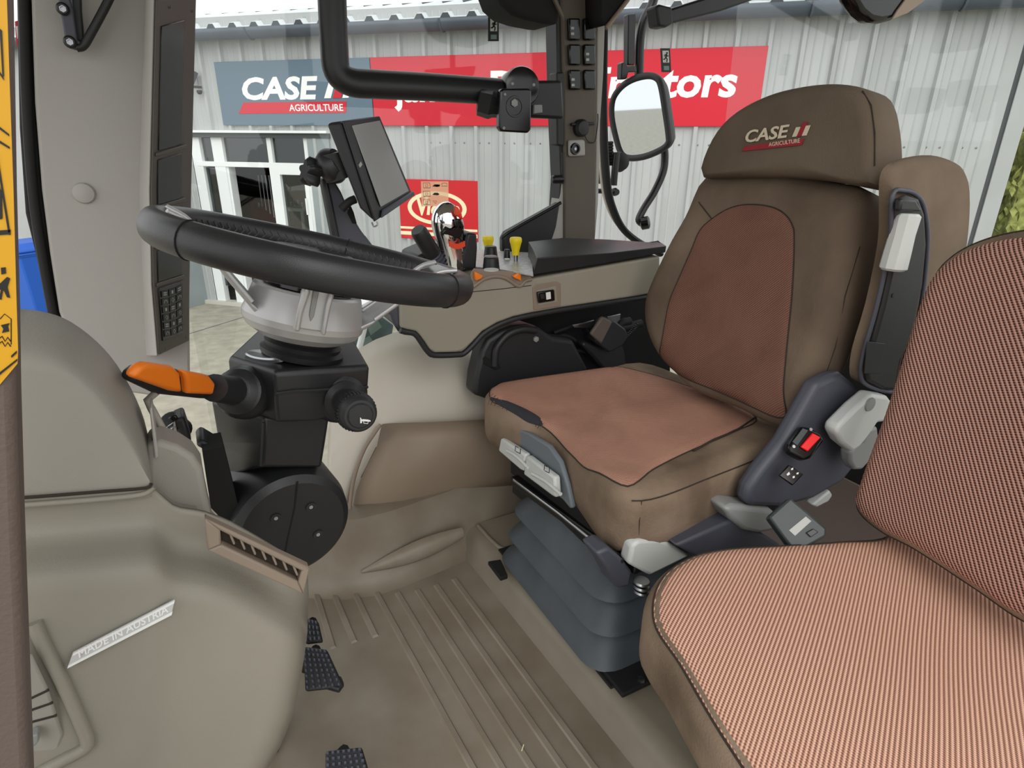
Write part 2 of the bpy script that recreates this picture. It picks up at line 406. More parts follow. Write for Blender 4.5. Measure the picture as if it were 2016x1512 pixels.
for i in range(9, 28):
    for f in (.12, .5):
        c = wp(s0+pitch*(i+f), zs, .004); n = len(vs)
        for q in range(6):
            a = q*math.pi/3; vs.append(c+WS*math.cos(a)*.011+V((0, 0, 1))*math.sin(a)*.011)
        vs.append(c+WN*.01); fs += [(n+q, n+(q+1) % 6, n+6) for q in range(6)]
mesh('screw_heads', vs, fs, 'steel', wall, kind='stuff')
wbox('corner_trim', wl(1979, 250)[0], sR, ZG, ze+.2, 0, .02, 'cladding', wall)
wbox('corner_trim_shadow', wl(1970, 250)[0], wl(1979, 250)[0], ZG, ze+.2, 0, .004, 'roof_dark', wall)  # dark strip painting the shadow edge of the corner trim
# roof and gutter
rf = thing('workshop_roof', 'corrugated pale roof sheets above the gutter', 'roof', kind='structure'); del rf['category']
lenr = 2.3; zr = UP(420, 34, P0+WN*(.12-lenr*.98), WN).z; tilt = math.asin(max(.05, min(.4, (zr-(ze+.1))/lenr))); up_ = V((0, 0, math.sin(tilt)))-WN*math.cos(tilt)
e0 = wp(sL, ze+.1, .12); nv = int((sR-sL)/pitch*1)+1; vs = []; fs = []
prof = []
for i in range(nv):
    b0 = sL+((s0-sL) % pitch)+pitch*i
    for f, h in ((-.2, 0), (-.1, .05), (.1, .05), (.2, 0), (.8-.001, 0)): prof.append((b0+pitch*f, h))
for L_ in (0, lenr):
    for s, h in prof: vs.append(e0+WS*(s-sL)+up_*L_+V((0, 0, h)))
n = len(prof); fs = [(i, i+1, n+i+1, n+i) for i in range(n-1)]
mesh('roof_sheet', vs, fs, 'roof_sheet', rf, smooth=False, solid=.006)
for i in range(nv):      # dark plugs painting the shade inside the open corrugation ends
    b0 = sL+((s0-sL) % pitch)+pitch*i
    q = [e0+WS*(b0-sL+pitch*f)+V((0, 0, h))+WN*.004 for f, h in ((-.2, -.004), (-.1, .046), (.1, .046), (.2, -.004))]
    prism('ridge_end_shade', q, WN*-.02, 'roof_dark', rf, bev=0)
top = e0+up_*lenr
prism('ridge_flashing', [top, top+WS*(sR-sL), top+WS*(sR-sL)+V((0, 0, .05)), top+V((0, 0, .05))], -WN*.1, 'roof_dark', rf)
t2 = top+V((0, 0, .02))-WN*.1
prism('upper_roof', [t2, t2+WS*(sR-sL), t2+WS*(sR-sL)-WN*3+V((0, 0, -.3)), t2-WN*3+V((0, 0, -.3))], V((0, 0, .05)), 'roof_sheet', rf)
zg0 = (wl(420, 62, .2)[1]+wl(1600, 16, .2)[1])/2
gt = thing('gutter', 'blue-grey half-round gutter under the roof edge', 'gutter')
path = [wp(sL, zg0, .2), wp(sR+.1, zg0, .2)]
vs = []; fs = []
for i, p in enumerate(path):
    for kk in range(9):
        a = math.pi*kk/8; vs.append(p+WN*math.cos(a)*.115-V((0, 0, 1))*math.sin(a)*.115+V((0, 0, .03)))
fs = [(k, k+1, 10+k, 9+k) for k in range(8)]
mesh('channel', vs, fs, 'gutter_grey', gt, solid=.004)
for i in range(2, 34, 4):
    c = wp(s0+pitch*i, zg0+.03, .2); q = [c+WN*math.cos(math.pi*k/8)*.12-V((0, 0, 1))*math.sin(math.pi*k/8)*.12 for k in range(9)]
    if s0+pitch*i < sR: tube('gutter_clip', q, .012, 'gutter_grey', gt, n=6)
# signs
def ravg(*p): q = [wl(*a, .05) for a in p]; return sum(x[0] for x in q)/len(q), sum(x[1] for x in q)/len(q)
zt = (wl(420, 122, .05)[1]+wl(1514, 90, .05)[1])/2; zb = (wl(440, 247, .05)[1]+wl(1380, 248.5, .05)[1])/2
sa = ravg((420, 122), (440, 247))[0]; sb = ravg((727, 112), (735.5, 247))[0]; sc_ = ravg((1514, 90), (1498, 190))[0]
sg = thing('shop_sign', 'slate blue sign panel with white lettering above a red band', 'sign')
wbox('panel', sa, sb, zb, zt, .02, .05, 'sign_blue', sg)
EZ = V((0, 0, 1))
def wtext(name, s, u0, u1, vb, vt, m, parent, caps=.73, off=.05, bold=0, **kw):    # cap height spans vb..vt
    a = UP(u0, vb, P0+WN*off, WN); b = UP(u1, vb, P0+WN*off, WN); c = UP(u0, vt, P0+WN*off, WN)
    return text(name, s, a, WS, EZ, (c-a).z/caps, m, parent, width=(b-a).dot(WS), off=bold, **kw)
wtext('lettering', 'CASE', 479, 629, 195, 152, 'sign_white', sg, shear=.18, off=.051, bold=.035)
wquad('letter', [(638, 193.5), (650, 152), (662, 151.6), (651, 193.3)], .05, .056, 'sign_white', sg, 0)
wquad('letter', [(674, 192.8), (685, 151), (697, 150.7), (686, 192.5)], .05, .056, 'sign_white', sg, 0)
wquad('letter', [(655, 193.2), (668, 143), (683, 142.7), (671, 192.8)], .05, .058, 'sign_red', sg, 0)
wquad('band', [(470, 224), (479, 202), (682, 199.5), (681, 222)], .05, .055, 'sign_red', sg, 0)
wtext('lettering', 'AGRICULTURE', 570, 676, 218.5, 205, 'sign_white', sg, off=.056, bold=.012)
sr = thing('shop_sign', 'long red sign panel with large white lettering high on the workshop wall', 'sign')
wbox('panel', sb+.01, sc_, zb, zt, .02, .05, 'sign_red', sr)
wtext('lettering', 'james', 776, 940, 199, 141, 'sign_white', sr, off=.051, bold=.03)
wtext('lettering', 'P', 966, 1010, 194, 138, 'sign_white', sr, off=.051, bold=.03)
wtext('lettering', 'Tractors', 1148, 1447, 191.5, 132, 'sign_white', sr, off=.051, shear=.08, bold=.03)
# oval brand sign
vsn = thing('brand_sign', 'small red sign with a cream oval and two cream stripes, low on the workshop wall', 'sign')
zt2 = (wl(799, 352.6, .05)[1]+wl(941, 356.5, .05)[1])/2; zb2 = (wl(791, 471, .05)[1]+wl(940, 474, .05)[1])/2
wbox('panel', ravg((783, 352), (791, 471))[0], ravg((941.5, 357), (940, 474))[0], zb2, zt2, .01, .05, 'oval_sign_red', vsn)
c0 = V((*ravg((860, 410)), 0)); rx = (ravg((918, 410))[0]-ravg((802, 410))[0])/2; rz = (wl(860, 377, .05)[1]-wl(860, 443, .05)[1])/2
n = 40; vs = []
for r_ in (1, .86):
    for q in range(n): a = 2*math.pi*q/n; vs.append(wp(c0.x+rx*r_*math.cos(a), c0.y+(rz*(r_ if r_ == 1 else .78))*math.sin(a), .053))
mesh('oval', vs, [(q, (q+1) % n, n+(q+1) % n, n+q) for q in range(n)], 'oval_sign_cream', vsn, smooth=False, solid=.004)
wtext('lettering', 'V', 820, 846, 422, 383, 'oval_sign_cream', vsn, off=.051, shear=.1, bold=.03)
wtext('lettering', 'icon', 840, 905, 422, 394, 'oval_sign_cream', vsn, off=.051, shear=.15, bold=.03)
for v0, v1 in ((448.5, 453), (458, 465)):
    zz0 = wl(860, v1, .05)[1]; zz1 = wl(860, v0, .05)[1]
    wbox('stripe', ravg((789, 455))[0], ravg((940, 455))[0], zz0, zz1, .05, .053, 'oval_sign_cream', vsn, bev=0)
# shopfront: frames, panes, open doorway
sf = thing('window_1', 'white framed workshop shopfront with open door', 'window', kind='structure'); del sf['category']
zl0, zl1 = wl(500, 262)[1], wl(500, 257)[1]
wbox('lintel', wl(330, 259)[0], wl(650, 259)[0], zl0, zl1, 0, .1, 'frame_white', sf)
wbox('recess_shade', wl(330, 259)[0], wl(650, 259)[0], zl0-.06, zl0, -.02, .05, 'roof_dark', sf)  # solid dark bar painting the shade in the gap under the lintel
def post(u, v, w, v0=None):      # frame post, u,v its left edge at given height
    s = wl(u, v)[0]; wbox('frame_post', s, wl(u+w, v)[0], ZG, zl0-.05, -.1, 0, 'frame_white', sf)
ztr0, ztr1 = wl(520, 330)[1], wl(520, 320)[1]
zft = wl(520, 270.8)[1]
for u, v, w in ((372, 270, 18), (413.7, 271, 21), (523, 272, 8.5), (596, 272, 12)): post(u, v, w)
wbox('transom', wl(390, 325)[0], wl(604, 325)[0], ztr0, ztr1, -.09, .005, 'frame_white', sf)
wbox('head_rail', wl(372, 268)[0], wl(604, 268)[0], zft, zl0-.05, -.09, .004, 'frame_white', sf)
def pane(u0, v0, u1, v1, nm='pane', m='pane_grey', dep=-.05):
    sa_, zt_ = wl(u0, v0); sb_, _ = wl(u1, v0); _, zb_ = wl(u0, v1); wbox(nm, sa_, sb_, zb_, zt_, dep-.012, dep, m, sf)
pane(391, 270.8, 414, 319); pane(434, 270.8, 523.5, 321); pane(531, 271, 596.5, 322)
pane(399.5, 329.6, 421, 560)
# door leaf (glazed) on the right and dark doorway with tools
sd0 = wl(530.8, 332)[0]; sd1 = wl(605, 332)[0]; zk = ZG+.9
wbox('door_stile', sd0, wl(550, 332)[0], ZG+.03, ztr0, -.08, .012, 'frame_white', sf)
wbox('door_stile', wl(597, 332)[0], sd1, ZG+.03, ztr0, -.08, .012, 'frame_white', sf)
wbox('door_rail', sd0, sd1, wl(560, 344)[1], ztr0, -.08, .011, 'frame_white', sf)
wbox('door_rail', sd0, sd1, ZG+.03, ZG+.75, -.08, .011, 'frame_white', sf)
wbox('pane', wl(550, 332)[0], wl(597, 332)[0], ZG+.75, wl(560, 344)[1], -.05, -.04, 'pane_grey', sf)
hp = wp(wl(605, 332)[0]-.05, wl(610, 405)[1], .04); tube('door_handle', [hp+V((0, 0, .1)), hp, hp-V((0, 0, .12))], .012, 'frame_white', sf)
sh = wp(sd0, 0, -.9)
wbox('back_room', wl(300, 332)[0], sd1+.6, ZG, zl0, -3.0, -2.95, 'dark_room', sf)
wbox('room_side', wl(300, 332)[0], wl(303, 332)[0], ZG, zl0, -2.95, -.1, 'dark_room', sf)
wbox('room_side', sd1+.6, sd1+.64, ZG, zl0, -2.95, -.1, 'dark_room', sf)
wbox('room_ceiling', wl(300, 332)[0], sd1+.6, zl0, zl0+.05, -2.95, -.1, 'dark_room', sf)
wbox('threshold', wl(400, 590)[0], wl(640, 590)[0], ZG, ZG+.06, -.1, .06, 'concrete_edge', sf)
sx = wl(440, 332)[0]
wbox('door_jamb', sx, wl(448, 332)[0], ZG, ztr0, -.16, -.02, 'frame_white', sf)
tc_ = thing('tool_chest', 'dark red tool chest inside the open workshop doorway', 'tool chest')
ss, zz = wl(470, 392, -1.9); mat('chest_red', (130, 22, 30), .4)
wbox('body', ss, ss+.62, ZG, zz, -2.6, -2.0, 'chest_red', tc_)
for i in range(4): wbox('drawer', ss+.05, ss+.57, zz-.14-.13*i, zz-.03-.13*i, -2.0, -1.98, 'chest_red', tc_)
wb = thing('workbench', 'light workbench with small bright fittings inside the doorway', 'workbench')
ss, zz = wl(514, 415, -.5); wbox('worktop', ss, ss+.42, zz-.05, zz, -1.6, -1.0, 'concrete_edge', wb)
for i in (0, 1):
    wbox('leg', ss+.02+.31*i, ss+.08+.31*i, ZG, zz-.05, -1.08, -1.02, 'concrete_edge', wb)
    wbox('leg', ss+.02+.31*i, ss+.08+.31*i, ZG, zz-.05, -1.57, -1.5, 'concrete_edge', wb)
for i in range(9):
    c = wp(ss+.05+.035*i, zz+.02+.04*(i % 3), -1.2+.05*(i % 2)); lathe('fitting', c, (0, 0, 1), [(.012, -.02), (.02, 0), (.012, .02)], 'steel', wb, n=8)
for i in range(4):
    ss, zz = wl(508+7*i, 345, -1.4); c = wp(ss, zz, -1.4); hk = tube('hanging_chain', [c, c-V((0, 0, .5+.06*i))], .01, 'steel', None, n=6, label=('leftmost', 'second', 'third', 'rightmost')[i]+' of four bright chains hanging in the open workshop doorway', category='chain', group='chains hanging in the doorway')
ss, zz = wl(507, 403, -1.2); lathe('ring', wp(ss, zz, -1.2), WN, [(.03, 0), (.05, -.01), (.05, .01), (.03, .02)], 'steel', None, n=16, label='small bright round fitting in the dark doorway', category='fitting')
# galvanised door leaf folded open at the left
a, b = U(362, 610, z=ZG), U(422, 593, z=ZG)
prism('door_1', [a, b, b+V((0, 0, 2.15)), a+V((0, 0, 2.15))], WN*-.05, 'metal_door', kind='structure', label='galvanised grey metal door leaf standing open beside the shopfront')
# lamp on the wall
lt = thing('security_light', 'small black security lamp on the cladding above the shopfront', 'wall lamp')
c = UP(384, 168, P0+WN*.1, WN); box('bracket', c+V((0, 0, -.02)), (.16, .05, .03), 'black_plastic', lt); box('head', c+V((-.02, 0, .1)), (.1, .1, .16), 'black_plastic', lt, rot=Matrix.Rotation(.5, 3, 'Y'))
lathe('sensor', c+V((.04, -.02, -.06)), (0, 0, -1), [(.035, 0), (.035, .03), (.02, .05)], 'black_plastic', lt, n=12)
# grey panel right of the door
wbox('trim_1', wl(609, 300)[0], wl(652, 300)[0], ZG, zl0-.02, 0, .035, 'metal_door', kind='structure', label='plain grey metal panel beside the shopfront door')
# bins
def wheelie(u, v, y, label, h=1.06, w=.56, rz=.3):
    t = thing('wheelie_bin', label, 'bin'); b0 = U(u, v, z=ZG) if y is None else y
    Rz = Matrix.Rotation(rz, 3, 'Z')
    def pt(x, yy, z): return b0+Rz@V((x, yy, 0))+V((0, 0, z))
    rows = []
    for z, s in ((.06, .78), (.5, .9), (h-.08, 1), (h-.06, 1.06), (h-.02, 1.06)):
        rows.append([pt(a*w/2*s, b*w/2*s*1.05, z) for a, b in ((-1, -1), (1, -1), (1, 1), (-1, 1))])
    loft('body', rows, 'bin_blue', t, bev=.02)
    rows = [[pt(a*w/2*1.1*s, b*w/2*1.12*s, z) for a, b in ((-1, -1), (1, -1), (1, 1), (-1, 1))] for z, s in ((h-.02, 1), (h+.02, 1), (h+.09, .7))]
    loft('lid', rows, 'bin_blue', t, bev=.02)
    for sgn in (-1, 1): lathe('wheel', pt(sgn*w*.42, w*.42, .1), Rz@V((1, 0, 0)), [(.03, -.025), (.1, -.025), (.1, .025), (.03, .025)], 'rubber', t, n=16)
    tube('handle', [pt(-w*.4, w*.62, h-.03), pt(w*.4, w*.62, h-.03)], .016, 'bin_blue', t, n=8)
    return t
wheelie(95, 640, None, 'bright blue wheelie bin seen between the yellow-stickered post and the grey pillar', rz=.7)
ss, zz = wl(585, 410, .5)
c = wp(wl(596, 480, 0)[0], ZG, -.62); wheelie(0, 0, c, 'dark blue wheelie bin seen through the glazed workshop door', rz=.8)
# hedge past the corner of the workshop
hv = []; hf = []
hc = wp(sR+.75, 0, -.9)
for i in range(7000):
    p = hc+WS*random.uniform(-.55, 1.6)+WN*random.uniform(-.6, .6)+V((0, 0, random.uniform(-1.35, 1.35)))
    d = V((random.gauss(0, 1), random.gauss(0, 1), random.gauss(0, 1))).normalized(); x, y_, _ = frame(d); s = random.uniform(.04, .08); n = len(hv)
    hv += [p-x*s, p+y_*s*.5, p+x*s, p-y_*s*.5]; hf.append((n, n+1, n+2, n+3))
n = len(hv); q = [hc+WS*a*1.0+WS*.55+WN*b*.45+V((0, 0, c)) for c in (-1.35, 1.2) for a, b in ((-1, -1), (1, -1), (1, 1), (-1, 1))]
hv += q; hf += [(n, n+1, n+5, n+4), (n+1, n+2, n+6, n+5), (n+2, n+3, n+7, n+6), (n+3, n, n+4, n+7), (n+4, n+5, n+6, n+7)]
mesh('hedge', hv, hf, 'hedge_green', smooth=False, kind='stuff', label='yellow-green hedge past the corner of the workshop', category='hedge')
# far yard side so that panes and mirrors have something to show
# parked machine seen low through the side glass
qd = thing('parked_machine', 'parked machine with grey-green screen and white tubes beyond the cab', 'machine')
qy = 2.6
slab('screen', [(690, 690), (705, 640), (735, 612), (775, 640), (770, 672), (720, 700)], .04, 'teal_panel', qd, y=qy)
slab('decal', [(722, 640), (742, 628), (752, 644), (730, 660)], .01, 'teal_mark', qd, y=qy-.012, bev=0)
slab('decal', [(712, 672), (728, 662), (735, 672), (716, 684)], .01, 'teal_mark', qd, y=qy-.012, bev=0)
for pth in ([(695, 650), (712, 628), (745, 600)], [(706, 690), (716, 650), (722, 620)], [(700, 625), (740, 612), (772, 628)], [(755, 690), (790, 655)]):
    tube('frame_tube', [U(*q, y=qy-.05) for q in pth], .014, 'frame_white', qd, n=8)
for pth in ([(700, 615), (760, 605), (790, 650)], [(748, 690), (786, 658)]):
    tube('frame_tube', [U(*q, y=qy-.06) for q in pth], .016, 'rubber', qd, n=8)
slab('seat', [(712, 600), (735, 588), (765, 600), (775, 625), (735, 620)], .2, 'sign_white', qd, y=qy+.05)
prism('body', [U(690, 700, y=qy+.1), U(790, 690, y=qy+.1), V((U(790, 690, y=qy+.1).x, qy+.1, ZG)), V((U(690, 700, y=qy+.1).x, qy+.1, ZG))], (0, .5, 0), 'rubber', qd, bev=.02)
# ================================================================= cab shell
def PX(l, **k): return [U(a, b, **k) for a, b in l]
# floor: mat with raised ribs
fl = mesh('floor', [(-.9, .12, 0), (.62, .12, 0), (.62, 1.34, 0), (-.9, 1.34, 0), (-.9, .12, -.05), (.62, .12, -.05), (.62, 1.34, -.05), (-.9, 1.34, -.05)],
     [(0, 1, 2, 3), (4, 7, 6, 5), (0, 4, 5, 1), (1, 5, 6, 2), (2, 6, 7, 3), (3, 7, 4, 0)], 'mat_rubber', smooth=False, kind='structure', label='beige moulded rubber floor mat with raised ribs')
def rib(x0, y0, x1, y1, w=.0085, h=.0042):
    a, b = V((x0, y0, 0)), V((x1, y1, 0)); d = (b-a).normalized(); n = V((-d.y, d.x, 0))
    vs = []
    for p, e in ((a, -1), (b, 1)):
        vs += [p-n*w+V((0, 0, -.001)), p-n*w*.6-d*e*h+V((0, 0, h)), p+n*w*.6-d*e*h+V((0, 0, h)), p+n*w+V((0, 0, -.001))]
    mesh('rib', vs, [(0, 1, 5, 4), (1, 2, 6, 5), (2, 3, 7, 6), (0, 3, 2, 1), (4, 5, 6, 7)], 'mat_rubber', fl, smooth=False)
for (u0, v0), (u1, v1) in (((622, 1166), (656, 1278)), ((657, 1168), (698, 1266)), ((699, 1168), (740, 1255))):
    p, q = U(u0, v0, z=0), U(u1, v1, z=0); rib(p.x, p.y, q.x, q.y)
for u0, v0 in ((741, 1167), (782, 1166), (821, 1161), (858, 1151), (893, 1139)):
    p = U(u0, v0, z=0); rib(p.x, p.y, p.x+(p.y-.25)*.045, .25)
# raised seat platform with rounded edge
ys = [.05, .3, .6, .9, 1.1, 1.25, 1.34]
def sect(y):
    xo = .545+(1.25-y)*.045; return [(xo, 0), (xo+.012, .012), (xo+.02, .04), (xo+.035, .058), (xo+.06, .064), (1.9, .064), (1.9, -.05), (xo, -.05)]
loft('platform', [[V((a, y, b)) for a, b in sect(y)] for y in ys], 'sill_rubber', fl, ang=60)
tube('tray_rim', crom([V((.60, 1.325, .066)), V((.605, 1.24, .066)), V((.62, 1.195, .066)), V((.68, 1.185, .066)), V((.78, 1.185, .066))], 6), .006, 'sill_rubber', fl, n=8)
# coved rise of the mat on the far side
prof = [(-.02, 0), (.0, .006), (.02, .03), (.035, .08), (.045, .13), (.05, .19)]
rows = []
for x, y in ((-.6, 1.37), (.1, 1.36), (.2, 1.30), (.28, 1.275), (.36, 1.275), (.44, 1.285), (.52, 1.295), (.545, 1.30), (.8, 1.34), (1.5, 1.36)):
    rows.append([V((x, y+a, b)) for a, b in prof]+[V((x, y+.25, .19)), V((x, y+.25, -.03)), V((x, y-.02, -.03))])
loft('cove', rows, 'mat_rubber', fl, ang=60)
# shallow foot recess bulge
rows = []
for i in range(9):
    t = i/8; x = .26+.28*t; r = .004+.026*math.sin(math.pi*t*.85)
    rows.append([V((x, 1.30-r*math.cos(a)*.9, .05+r*math.sin(a)+.03*t)) for a in [k*math.pi/6-math.pi/2 for k in range(7)]])
loft('cove_bulge', rows, 'mat_rubber', fl, closed=False, cap=False, ang=60)
# inner fender trims on the far side
ft = thing('trim_2', 'pale beige moulded inner fender cover beyond the seat', 'trim', kind='structure'); del ft['category']
top = [(648, 835), (655, 790), (672, 735), (700, 690), (740, 668), (790, 650), (850, 648), (950, 690), (1060, 730), (1150, 760)]
bot = [(640, 1010), (650, 1000), (680, 1000), (705, 950), (740, 880), (790, 865), (850, 858), (950, 850), (1060, 850), (1150, 850)]
rows = []
for (u, v), (u2, v2) in zip(top, bot):
    r = []
    for k in range(7):
        t = k/6; yy = 1.56-.16*math.sin(t*math.pi/2)**.8
        r.append(U(u+(u2-u)*t, v+(v2-v)*t, y=yy))
    rows.append(r)
loft('cover_upper', rows, 'fender_light', ft, closed=False, cap=False, ang=60, solid=.01)
# lower brown cover: bulging panel
T = [(690, 1048), (693, 985), (702, 935), (720, 885), (742, 850), (752, 836)]
cols = []
for i, (u, v) in enumerate(T):
    t = i/(len(T)-1)
    rr = []
    for k in range(10):
        s = k/9
        ur = 1010+230*s if False else None
        uu = u+(1150-u)*s; vb = 1048+(-128)*s*(1-.0); vt = 836+(-20)*s
        vv = vb+(vt-vb)*t
        yy = 1.40-.035*math.sin(min(1, s*3)*math.pi/2)+.02*s-(.05*math.sin(t*math.pi*.9)*math.sin(min(1, s*2.2)*math.pi/2))
        rr.append(U(uu, vv, y=yy))
    cols.append(rr)
loft('cover_lower', cols, 'fender_brown', ft, closed=False, cap=False, ang=70, solid=.012)
tube('seal', crom([U(u-3, v, y=1.385) for u, v in T], 5), .005, 'fender_brown', ft, n=8)
# right front pillar (grey panel)
pa = thing('trim_3', 'wide taupe front pillar panel behind the steering wheel', 'trim', kind='structure'); del pa['category']
slab('pillar_panel', [(18, -520), (50, -60), (61, 0), (68, 200), (82, 375), (98, 500), (116, 615), (150, 700), (200, 765), (300, 780), (376, 756), (374, 735), (373, 600), (378, 300), (384, -60), (394, -490)], .09, 'taupe', pa, y=1.62, bev=.006)
lathe('cap', U(165, 380, y=1.62), (0, -1, 0), [(.0215, -.005), (.0215, .004), (.019, .0085), (.012, .011), (.001, .012)], 'taupe', pa, n=28)
slab('glass_seal', [(-12, -520), (20, -60), (33, 0), (35, 100), (38, 250), (50, 420), (70, 500), (94, 612), (105, 660), (125, 660), (116, 615), (98, 500), (82, 375), (68, 200), (61, 0), (52, -60), (20, -520)], .05, 'rubber', pa, y=1.635, bev=.004)
tube('seal_lip', PX([(10, -500), (40, -60), (46, 0), (52, 200), (64, 375), (82, 500), (104, 620)], y=1.628), .009, 'rubber', pa, smoothpath=4, n=8)
# near left post with the yellow warning sticker
p1 = prism('trim_4', [V((-.165, .36, 1.76)), V((-.02, .36, 1.76))]+PX([(31, 0), (37, 375), (43, 600), (45, 750), (52, 1000), (56, 1120), (66, 1400), (70, 1512)], y=.36)+[V((-.17, .36, .05)), V((-.29, .36, .05))], (0, -.02, 0), 'post_taupe', bev=.004, kind='structure', label='dark taupe door post at the left edge carrying the yellow sticker')
st = thing('warning_sticker', 'yellow warning sticker with black pictograms on the near post', 'sticker')
ysf = .3395
slab('film', [(-150, -80), (11, -80), (14, 0), (20, 180), (27, 375), (32, 560), (36, 690), (35, 715), (0, 757), (-120, 800)], -.0006, 'sticker_yellow', st, y=ysf, bev=0)
def sk(pts, nm='pictogram'): slab(nm, pts, -.0004, 'decal_black', st, y=ysf-.0007, bev=0)
sk([(-20, 40), (4, 60), (8, 150), (5, 150), (0, 68), (-20, 48)]); sk([(-20, 120), (8, 158), (7, 152), (-20, 112)])
sk([(-20, 240), (18, 268), (18, 264), (-20, 234)]); sk([(-20, 270), (19, 293), (19, 289), (-20, 264)])
sk([(-5, 300), (21, 462), (17, 462), (-7, 312)]); sk([(-20, 455), (21, 452), (21, 461), (-20, 464)]); sk([(-4, 360), (4, 380), (5, 430), (0, 432)])
sk([(2, 527), (11, 526), (12, 538), (3, 540)]); sk([(-2, 560), (14, 545), (20, 548), (15, 565), (20, 586), (14, 585), (8, 572), (0, 570)]); sk([(2, 570), (6, 572), (3, 590), (-2, 588)])
sk([(2, 640), (19, 636), (16, 642), (18, 652), (4, 655), (7, 647)]); 
for k in range(2): tube('pictogram', PX([(-4, 668+k*10), (4, 662+k*10), (10, 672+k*10), (15, 664+k*10), (21, 672+k*10)], y=ysf-.0007), .0003, 'decal_black', st, n=6)
tube('pictogram', PX([(0, 628), (9, 618), (22, 628), (22, 678)], y=ysf-.0007), .0002, 'decal_black', st, n=6)
sk([(22, 700), (33, 690), (33, 695), (23, 704)]); sk([(-20, 748), (34, 706), (34, 710), (-20, 754)])
# red and white label seen past the post
rl = thing('red_label', 'small red and white label just behind the near post', 'label')
slab('backing', [(29, 42), (39, 40), (40, 88), (33, 92)], .004, 'sign_red', rl, y=1.655, bev=0); slab('print', [(31, 52), (39, 50), (40, 76), (34, 76)], .002, 'sign_white', rl, y=1.652, bev=0)
# right rear pillar
pb = thing('trim_5', 'slim taupe-brown pillar between the side windows with switch blanks', 'trim', kind='structure'); del pb['category']
mat('pillar_brown_shaded', (92, 84, 73), .6, bump=.2, bscale=500, bdist=.0006)  # pillar trim colour darkened for standing against the light
slab('pillar_post', [(1098, -300), (1176, -300), (1176, 150), (1174, 300), (1171, 480), (1111, 480), (1111, 300), (1109, 150)], .07, 'pillar_brown_shaded', pb, y=1.62, bev=.006)
slab('pillar_side', [(1176, -300), (1194, -300), (1191, 60), (1188, 150), (1182, 240), (1180, 330), (1178, 400), (1171, 480), (1174, 300), (1176, 150)], .06, 'taupe', pb, y=1.625, bev=.003)
slab('pillar_edge', [(1090, -300), (1099, -300), (1109, 150), (1111, 300), (1111, 480), (1096, 480), (1104, 350), (1098, 200)], .06, 'black_plastic', pb, y=1.63, bev=.003)
slab('pillar_flare', [(1111, 300), (1112, 470), (1085, 472), (1096, 430), (1104, 380)], .05, 'taupe', pb, y=1.628, bev=.003)
for i, (v0, v1) in enumerate(((37, 80), (88, 129), (138, 177))):
    for j, u0 in enumerate((1116+i*.5, 1145+i*.5)):
        sw = slab('switch', [(u0, v0), (u0+22, v0), (u0+23, v1), (u0+1, v1)], -.012, 'black_gloss', pb, y=1.618, bev=.004)
        if (i, j) in ((0, 0), (1, 1), (2, 0)):
            for q in range(2): slab('mark', [(u0+8, v0+16+q*11), (u0+14, v0+16+q*11), (u0+14, v0+21+q*11), (u0+8, v0+21+q*11)], -.001, 'pale_mark', sw, y=1.606, bev=0)
sk_ = slab('socket_plate', [(1116, 276), (1148, 275), (1149, 307), (1117, 308)], -.012, 'taupe', pb, y=1.618, bev=.008)
lathe('socket', U(1132, 293, y=1.606), (0, -1, 0), [(.017, 0), (.015, .006), (.011, .006), (.009, .001)], 'black_gloss', sk_, n=24)
lathe('contact', U(1132, 293, y=1.606), (0, -1, 0), [(.004, 0), (.004, .003)], 'steel', sk_, n=12)
lathe('outlet_cover', U(1142, 252, y=1.618), (0, -1, .0), [(.024, -.004), (.024, .012), (.018, .02), (.002, .022)], 'black_plastic', pb, n=24)
slab('cover_tab', [(1122, 242), (1168, 240), (1168, 246), (1122, 248)], -.01, 'black_plastic', pb, y=1.618)
tube('cover_cord', PX([(1150, 262), (1156, 276), (1164, 281), (1172, 276), (1177, 240), (1177, 224)], y=1.612), .0015, 'black_plastic', pb, smoothpath=5, n=6)
# hinge plate at the pillar foot
hg = slab('pillar_gusset', [(1104, 398), (1096, 446), (1086, 478), (1060, 500), (1000, 502), (991, 496), (991, 470), (998, 457)], .03, 'black_plastic', pb, y=1.60, bev=.006)
tube('gusset_edge', PX([(991, 498), (991, 472), (1000, 458), (1104, 399)], y=1.598), .005, 'black_metal', pb, smoothpath=3, n=8)
lathe('latch_pin', U(1098, 353, y=1.61), (1, 0, 0), [(.008, -.02), (.012, -.015), (.012, .015), (.008, .02)], 'black_metal', pb, n=14)
tube('latch_rod', PX([(1108, 300), (1109, 362)], y=1.605), .005, 'black_metal', pb, n=8)
# rear quarter glass frame (curved seal) beside the mirror
qf = thing('trim_6', 'curved black rubber frame of the rear side window', 'trim', kind='structure'); del qf['category']
tube('window_seal', PX([(1188, -245), (1188, -60), (1188, 60), (1187, 200), (1190, 300), (1196, 370), (1206, 410), (1224, 447), (1252, 473), (1300, 500)], y=1.72), .018, 'rubber', qf, smoothpath=6, n=10, flat=.6, upv=(0, 1, 0))
tube('frame_tube', PX([(1186, 60), (1183, 200), (1183, 310), (1190, 380), (1206, 425), (1230, 455), (1262, 478)], y=1.74), .008, 'fender_light', qf, smoothpath=6, n=10)
